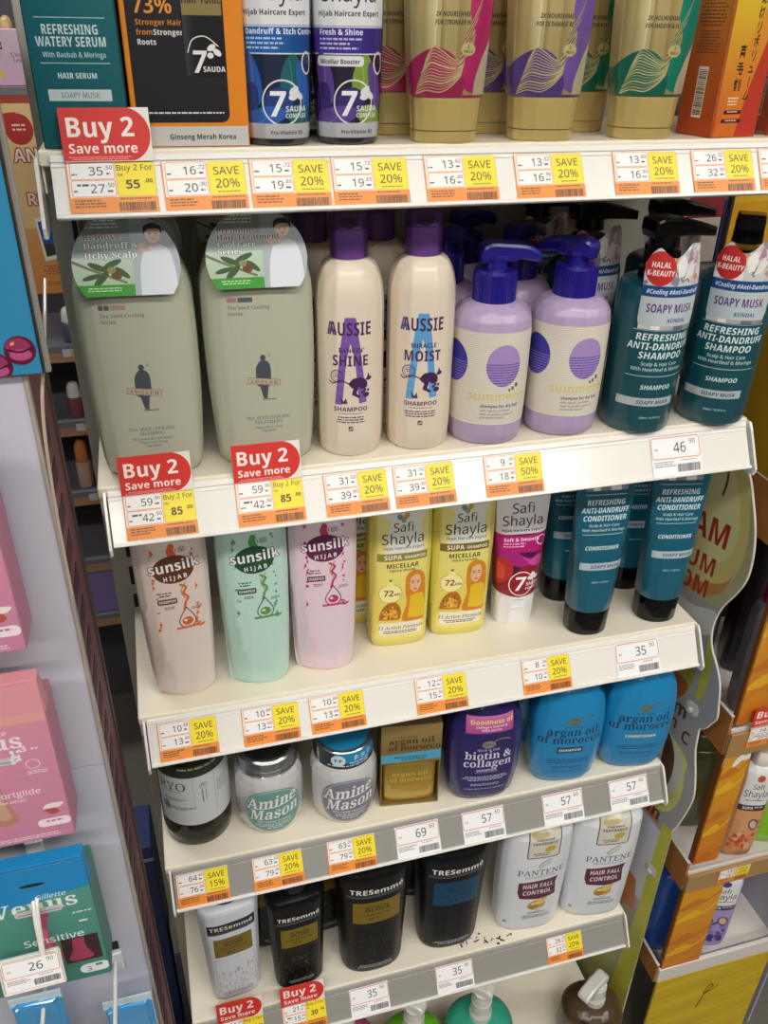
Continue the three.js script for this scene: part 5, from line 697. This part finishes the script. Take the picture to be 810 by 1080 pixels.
// ---------------------------------------------------------------- wavy board and yellow stand on the right
{
  const t = thing('wavy_board', 'tall die-cut board with wavy edge and fruit shapes, right of the shelves', 'display board', [0.352, 0, -0.12], -1.3186), S0 = -0.06;
  const edge = [[0.066, 1.125], [0.0762, 1.09], [0.095, 1.07], [0.1073, 1.045], [0.1246, 0.995], [0.1275, 0.938], [0.104, 0.879], [0.1035, 0.831], [0.1297, 0.785], [0.1405, 0.728], [0.128, 0.7], [0.1205, 0.694], [0.1212, 0.672], [0.1235, 0.651], [0.1348, 0.608], [0.139, 0.57], [0.128, 0.51], [0.1225, 0.495], [0.1225, 0.4], [0.1225, -0.1]];
  const side = [...spline2(edge.slice(0, 10), 4), ...spline2(edge.slice(9, 13), 3).slice(1), ...spline2(edge.slice(12, 18), 4).slice(1), ...edge.slice(18)];
  const pts = [[S0, -0.148], [0.1225, -0.148], ...side.reverse(), [S0, 1.125]];
  const xmax = Math.max(...pts.map((p) => p[0])), Wm = (xmax - S0) * 1000, mid = (S0 * 1000 + xmax * 1000) / 2, P = new Print(Wm, 1273, '#8f8f90', 1.6), q = (s, y) => [s * 1000 - mid, y * 1000 + 148], poly = (a, c, lw) => P.s(a.map(([s, y]) => q(s, y)), c, lw), tt = (s, x, y, size, c, o) => P.t(s, ...q(x, y), size, c, o);
  P.grad(-Wm / 2, 1030, Wm, 250, '#84846c', '#98966c');
  poly([[-0.06, 1.12], [0.07, 1.12], [0.112, 1.02], [0.116, 0.95], [0.09, 0.905], [0.03, 0.9], [-0.06, 0.93]], '#b3aa68'); poly([[0.0, 1.1], [0.05, 1.1], [0.095, 1.03], [0.1, 0.96], [0.05, 0.92], [0, 0.94]], '#bdb983'); poly([[0.05, 1.1], [0.07, 1.06], [0.07, 1.03]], '#4d2c24', 3);
  poly([[-0.06, 0.935], [0.0, 0.9], [0.06, 0.885], [0.1, 0.905], [0.112, 0.95], [0.1, 0.92], [0.05, 0.9], [0, 0.915], [-0.06, 0.96]], '#a3723c'); P.o(...q(0.035, 0.88), 9, 8, '#6f4a2c').o(...q(0.035, 0.88), 5, 4, '#8f6a3c');
  poly([[-0.06, 0.9], [0, 0.88], [0.06, 0.865], [0.1, 0.875], [0.1, 0.84], [0.06, 0.83], [-0.06, 0.85]], '#b5b4b2');
  tt('JAM', 0.06, 0.963, 47, '#8c2418', { sx: 0.78 }); tt('UM', 0.0625, 0.918, 36, '#8c2418', { sx: 0.8 }); tt('OM', 0.059, 0.884, 36, '#8c2418', { sx: 0.8 });
  poly([[0.03, 0.84], [0.07, 0.82], [0.09, 0.79], [0.093, 0.75], [0.075, 0.712], [0.04, 0.71], [0.0, 0.74]], '#8f8a34'); poly([[0.02, 0.76], [0.06, 0.755], [0.088, 0.745], [0.075, 0.712], [0.04, 0.71], [0.02, 0.73]], '#96502a'); poly([[0.03, 0.84], [0.06, 0.822], [0.068, 0.79], [0.06, 0.775], [0.052, 0.8], [0.03, 0.81]], '#5e1c14'); poly([[0.1, 0.84], [0.112, 0.81], [0.115, 0.75], [0.104, 0.735], [0.103, 0.79]], '#a5a83c');
  tt('m', 0.086, 0.69, 34, '#4a2a1c', { sx: 0.8 }); tt('n', 0.08, 0.664, 30, '#4a2a1c', { sx: 0.8 }); tt('C', 0.104, 0.652, 30, '#4a2a1c', { sx: 0.8 });
  poly([[-0.06, 0.7], [0.1, 0.64], [0.118, 0.6], [0.12, 0.55], [0.1, 0.51], [0.05, 0.5], [-0.06, 0.52]], '#c2c26c'); poly([[0.065, 0.665], [0.11, 0.62], [0.112, 0.57], [0.095, 0.53], [0.05, 0.53], [0.04, 0.6]], '#b4b8ac'); poly([[0.075, 0.655], [0.095, 0.62], [0.098, 0.575], [0.086, 0.545], [0.075, 0.6]], '#4a3024'); poly([[0.075, 0.54], [0.1, 0.545], [0.11, 0.56], [0.1, 0.52], [0.07, 0.52]], '#b3b84e');
  poly([[0.02, 0.53], [0.08, 0.5], [0.095, 0.48], [0.02, 0.5]], '#a8602c'); tt('ein', 0.075, 0.487, 34, '#5e1c14', { sx: 0.85, rot: -0.1 });
  P.p([q(0.0, 0.5), q(0.105, 0.47), q(0.1, 0.3), q(0, 0.34)], '#bdbdc6'); P.p([q(0, 0.36), q(0.085, 0.335), q(0.095, 0.27), q(0.06, 0.26), q(0, 0.3)], '#b2662a'); P.o(...q(0.055, 0.315), 6, 9, '#dcd6cc', 0, 3); P.p([q(0.105, 0.49), q(0.1225, 0.49), q(0.1225, -0.148), q(0.07, -0.148), q(0.1, 0.27)], '#b5b32e'); P.p([q(-0.06, 0.3), q(0.06, 0.26), q(0.095, 0.26), q(0.07, -0.148), q(-0.06, -0.148)], '#9a9a5a');
  mesh('board', card(pts, 0.0035), new THREE.MeshPhysicalMaterial({ map: P.tex(), roughness: 0.35, clearcoat: 0.4 }), t);
  const rim = mesh('white_rim', new THREE.TubeGeometry(new THREE.CatmullRomCurve3(side.filter((_, i) => i % 2 === 0).map(([s, y]) => new THREE.Vector3(s, y, 0.0018))), 160, 0.0016, 6), std(0xd9d5ca, 0.4), t);
  for (const [s, y] of [[0.103, 0.716], [0.106, 0.385], [0.07, 1.1]]) { const d = mesh('suction_disc', loft([[0, 0.0115, 0.0115], [0.001, 0.0118, 0.0118], [0.0035, 0.005, 0.005], [0.007, 0.0035, 0.0035], [0.008, 0.002, 0.002]], { seg: 32 }).rotateX(Math.PI / 2), new THREE.MeshPhysicalMaterial({ color: 0xc9c6c0, roughness: 0.15, clearcoat: 1, opacity: 0.75, transparent: true }), t, [s, y, 0.004]); }
}
{
  const t = thing('cardboard_stand', 'yellow and orange cardboard stand with kraft trays at the right edge', 'display stand', [0, 0, 0]), X0 = 0.43, X1 = 0.68, D = 0.27, kraft = std(0xb07238, 0.7), white = std(0xd9d3cb, 0.6), lilac = std(0xa9a6b4, 0.6), dark = std(0x1b191b, 0.8);
  const wave = (w, h, a, b, c, k = 2.4) => { const P = new Print(w, h, a, k); P.grad(-w / 2, 0, w, h, b, a); for (let i = 0; i < h / 26 + 2; i++) P.s([[-w / 2 - 4, i * 30 - 24], [-w * 0.1, i * 30 - 4], [w * 0.2, i * 30 - 10], [w / 2 + 4, i * 30 + 14], [w / 2 + 4, i * 30 + 6], [w * 0.1, i * 30 - 20], [-w / 2 - 4, i * 30 - 30]], c[i % c.length]); return P; };
  mesh('rear_panel', box(X1 - X0, 1.15, 0.004), dark, t, [(X0 + X1) / 2, 0.425, -D - 0.004]); mesh('right_wall', box(0.004, 1.2, D), lilac, t, [X1, 0.45, -D / 2]);
  const yb = wave(280, 520, '#d8a81c', '#c28a10', ['rgba(240,205,70,0.3)', 'rgba(200,130,20,0.2)', 'rgba(225,170,40,0.25)'], 2); mesh('yellow_back', box(0.28, 0.52, 0.006), std(0xffffff, 0.5, { map: yb.tex() }), t, [0.545, 1.265, -0.2]); mesh('back_edge', rbox(0.004, 0.52, 0.008, 0.001), std(0x2a2430, 0.5), t, [0.403, 1.265, -0.2]); mesh('side_wall', box(0.004, 0.235, 0.19), std(0xb08b12, 0.6), t, [X0 - 0.001, 1.158, -0.097]);
  for (const [y, h, d] of [[0.966, 0.075, D], [0.635, 0.07, D], [0.34, 0.062, D], [0.092, 0.046, D]]) {
    const tray = mesh('tray', box(X1 - X0, 0.006, d), white, t, [(X0 + X1) / 2, y + 0.003, -d / 2]);
    mesh('tray_side', box(0.004, h, d), kraft, tray, [-(X1 - X0) / 2 - 0.002, h / 2 - 0.003, 0]); mesh('cut_edge', box(0.0046, 0.0012, d), white, tray, [-(X1 - X0) / 2 - 0.002, h - 0.0024, 0]);
    if (y > 0.2) { mesh('tray_front', box(X1 - X0, h * 0.62, 0.004), white, tray, [0, h * 0.31, d / 2]); mesh('price_rail', rbox(X1 - X0 + 0.006, h * 0.62, 0.005, 0.001), new THREE.MeshPhysicalMaterial({ color: 0xa9824e, roughness: 0.3, clearcoat: 0.7 }), tray, [0, h * 0.27, d / 2 + 0.006]); }
    else mesh('tray_front', rbox(X1 - X0, h * 0.75, 0.008, 0.002), white, tray, [0, h * 0.35, d / 2]);
  }
  const strip = (y0, y1, w, i, fold) => { const P = wave(w * 1000, (y1 - y0) * 1000, '#c8721c', i ? '#d9a21e' : '#dfae3a', ['rgba(235,185,40,0.75)', 'rgba(190,95,20,0.6)', 'rgba(214,140,30,0.5)']); if (i === 1) P.o(2, (y1 - y0) * 1000 - 18, 5, 13, '#eceae2', -0.5).o(16, (y1 - y0) * 1000 - 14, 12, 5, '#eceae2', 0.2); const s = mesh('corner_strip', box(w, y1 - y0, 0.004), std(0xffffff, 0.45, { map: P.tex() }), t, [X0 + 0.004 + w / 2, (y0 + y1) / 2, 0.0]); mesh('inner_fold', box(0.002, y1 - y0, fold), std(0x7a4514, 0.6), s, [-w / 2, 0, -0.016 + (0.03 - fold) / 2]); };
  strip(0.69, 0.966, 0.058, 0, 0.006); strip(0.4, 0.635, 0.042, 1, 0.01); strip(0.1, 0.34, 0.072, 2, 0.006);
  const F = wave(250, 240, '#cfb01c', '#c9a818', ['rgba(214,188,40,0.6)', 'rgba(180,140,20,0.3)']); F.s([[-14, 120], [-4, 158], [10, 178], [2, 184], [-6, 160], [14, 168], [22, 176]], '#3a2c10', 3); mesh('base_front', box(X1 - X0 - 0.02, 0.238, 0.004), std(0xffffff, 0.5, { map: F.tex() }), t, [(X0 + X1) / 2 - 0.006, -0.03, 0.0]);
  const pl = thing('price_label', 'yellow price label on the lower tray rail of the cardboard stand', 'price label', [0.51, 0.3625, 0.0095]); mesh('paper_slip', stamp(saveSlip('14', '.90', '18', '.60', '20%'), 0.056, 0.03), mPaper, pl);
  const pm = thing('promotion_label', 'red Buy 2 card on the tray rail of the cardboard stand', 'price label', [0.485, 0.668, 0.0095]); mesh('paper_slip', stamp(buySlip('14', '.90', '20', '.80', '25', '.00'), 0.062, 0.036), mPaper, pm); mesh('promotion_card', stamp(topper(), 0.062, 0.034), mCard, pm, [0, 0.0355, -0.001]);
  // goods in the trays
  const bottle = (name, label, x, y, z, a, b, h, P, color, capC, turn = -0.3) => { const g = thing(name, label, 'bottle', [x, y, z], turn); const rowsB = [...foot(a * 0.95, b * 0.95, 2.8, 0.005), [0.02, a, b, 2.8], [h * 0.75, a, b, 2.8], ...crown(h * 0.76, a, b, 2.8, h * 0.12, a * 0.5, b * 0.65).slice(1)]; mesh('body', loft(rowsB, { uw: a * 2.2, v: [0, h * 0.86] }), P ? gloss(0xffffff, 0.35, { map: P.tex() }) : gloss(color, 0.3, { clearcoat: 0.5 }), g); mesh('cap', loft([[h * 0.875, a * 0.52, b * 0.66], [h * 0.88, a * 0.55, b * 0.7], [h * 0.985, a * 0.54, b * 0.68], [h, a * 0.48, b * 0.6]]), gloss(capC, 0.35), g); return g; };
  const lab = (bg, band, f) => { const P = new Print(70, 172, bg, 3.2); P.r(-26, 96, 52, 76, '#e4e4e2').t('Safi', 0, 138, 13, '#2b2a2c', { b: 0 }).t('Shayla', 0, 123, 17, '#2b2a2c', { b: 0, sx: 0.92 }).small(0, 116, 40, 1, 2, '#444').r(-26, 96, 52, 11, band).t('SUPA', -8, 98.6, 8, '#eee').small(12, 102, 18, 1, 3, '#ddd'); for (let i = 0; i < 40; i++) P.o(-22 + 44 * rnd(), 18 + 60 * rnd() * rnd(), 3 + 4 * rnd(), 2 + 3 * rnd(), f[i % f.length], 3 * rnd()); P.o(12, 68, 9, 12, '#5c3d58', 0.5).o(12, 68, 6, 9, '#d9b8a0', 0.5).o(0, 142 + 16, 7, 6, f[0]); return P; };
  bottle('peach_bottle', 'peach bottle with white top half in the middle tray of the stand', 0.549, 0.347, -0.045, 0.027, 0.019, 0.225, lab('#d89a68', '#4a2026', ['#c8503a', '#e0b08a', '#d98a54']), 0, 0xe9e2da);
  bottle('purple_bottle', 'lilac bottle with dark purple petals in the lowest tray', 0.556, 0.099, -0.05, 0.034, 0.022, 0.215, lab('#a898cc', '#2f2550', ['#4a3a8a', '#6a58a8', '#8f80c0']), 0, 0xd9d4e6);
  bottle('green_bottle', 'bright lime green bottle at the right edge, in the middle tray', 0.612, 0.347, -0.065, 0.036, 0.028, 0.2, null, 0x8cc433, 0x8cc433);
  bottle('dark_bottle', 'black bottle in the upper tray behind the wavy board', 0.475, 0.642, -0.17, 0.03, 0.03, 0.24, null, 0x141318, 0x2a2830); bottle('dark_bottle', 'black and plum bottle in the upper tray near the orange strip', 0.565, 0.642, -0.16, 0.034, 0.03, 0.27, null, 0x17121a, 0x3a1430);
  bottle('grey_bottle', 'grey bottle with magenta cap behind the orange corner strip', 0.508, 0.642, -0.075, 0.02, 0.02, 0.215, null, 0x77757e, 0x9a1f6e);
  bottle('olive_jar', 'olive brown bottle with pale label in the shade of the middle tray', 0.505, 0.347, -0.13, 0.042, 0.034, 0.2, null, 0x4d4a24, 0x4a4730); bottle('blue_bottle', 'blue bottle behind the orange strip in the lowest tray', 0.475, 0.099, -0.08, 0.038, 0.04, 0.22, null, 0x2458b0, 0x2458b0);
  const fr = thing('far_shelf_unit', 'plain dark shelving far behind, right of the top of the shelves', 'shelving unit', [0, 0, 0]); const fs2 = thing('far_shelf', 'dark far shelf board behind the right end, carrying a white carton', 'shelf', [0.75, 1.149, -0.68]); mesh('shelf_board', box(0.8, 0.02, 0.25), std(0x6c6a66, 0.6), fs2); mesh('back_panel', box(0.8, 1.5, 0.02), std(0x55524e, 0.7), fr, [0.75, 0.6, -0.82]);
  const rw = thing('red_white_carton', 'white carton with red top on the far shelf behind the teal pumps', 'carton', [0.645, 1.16, -0.62]); mesh('carton', rbox(0.085, 0.075, 0.05, 0.002), std(0xd2c9bd, 0.5), rw, [0, 0.0375, 0]); mesh('red_lid', rbox(0.087, 0.035, 0.052, 0.002), std(0x8f2c32, 0.5), rw, [0, 0.0925, 0]); mesh('blue_panel', box(0.012, 0.1, 0.052), std(0x1c2c66, 0.5), rw, [0.0495, 0.05, 0]);
}
renderer.render(scene, camera);
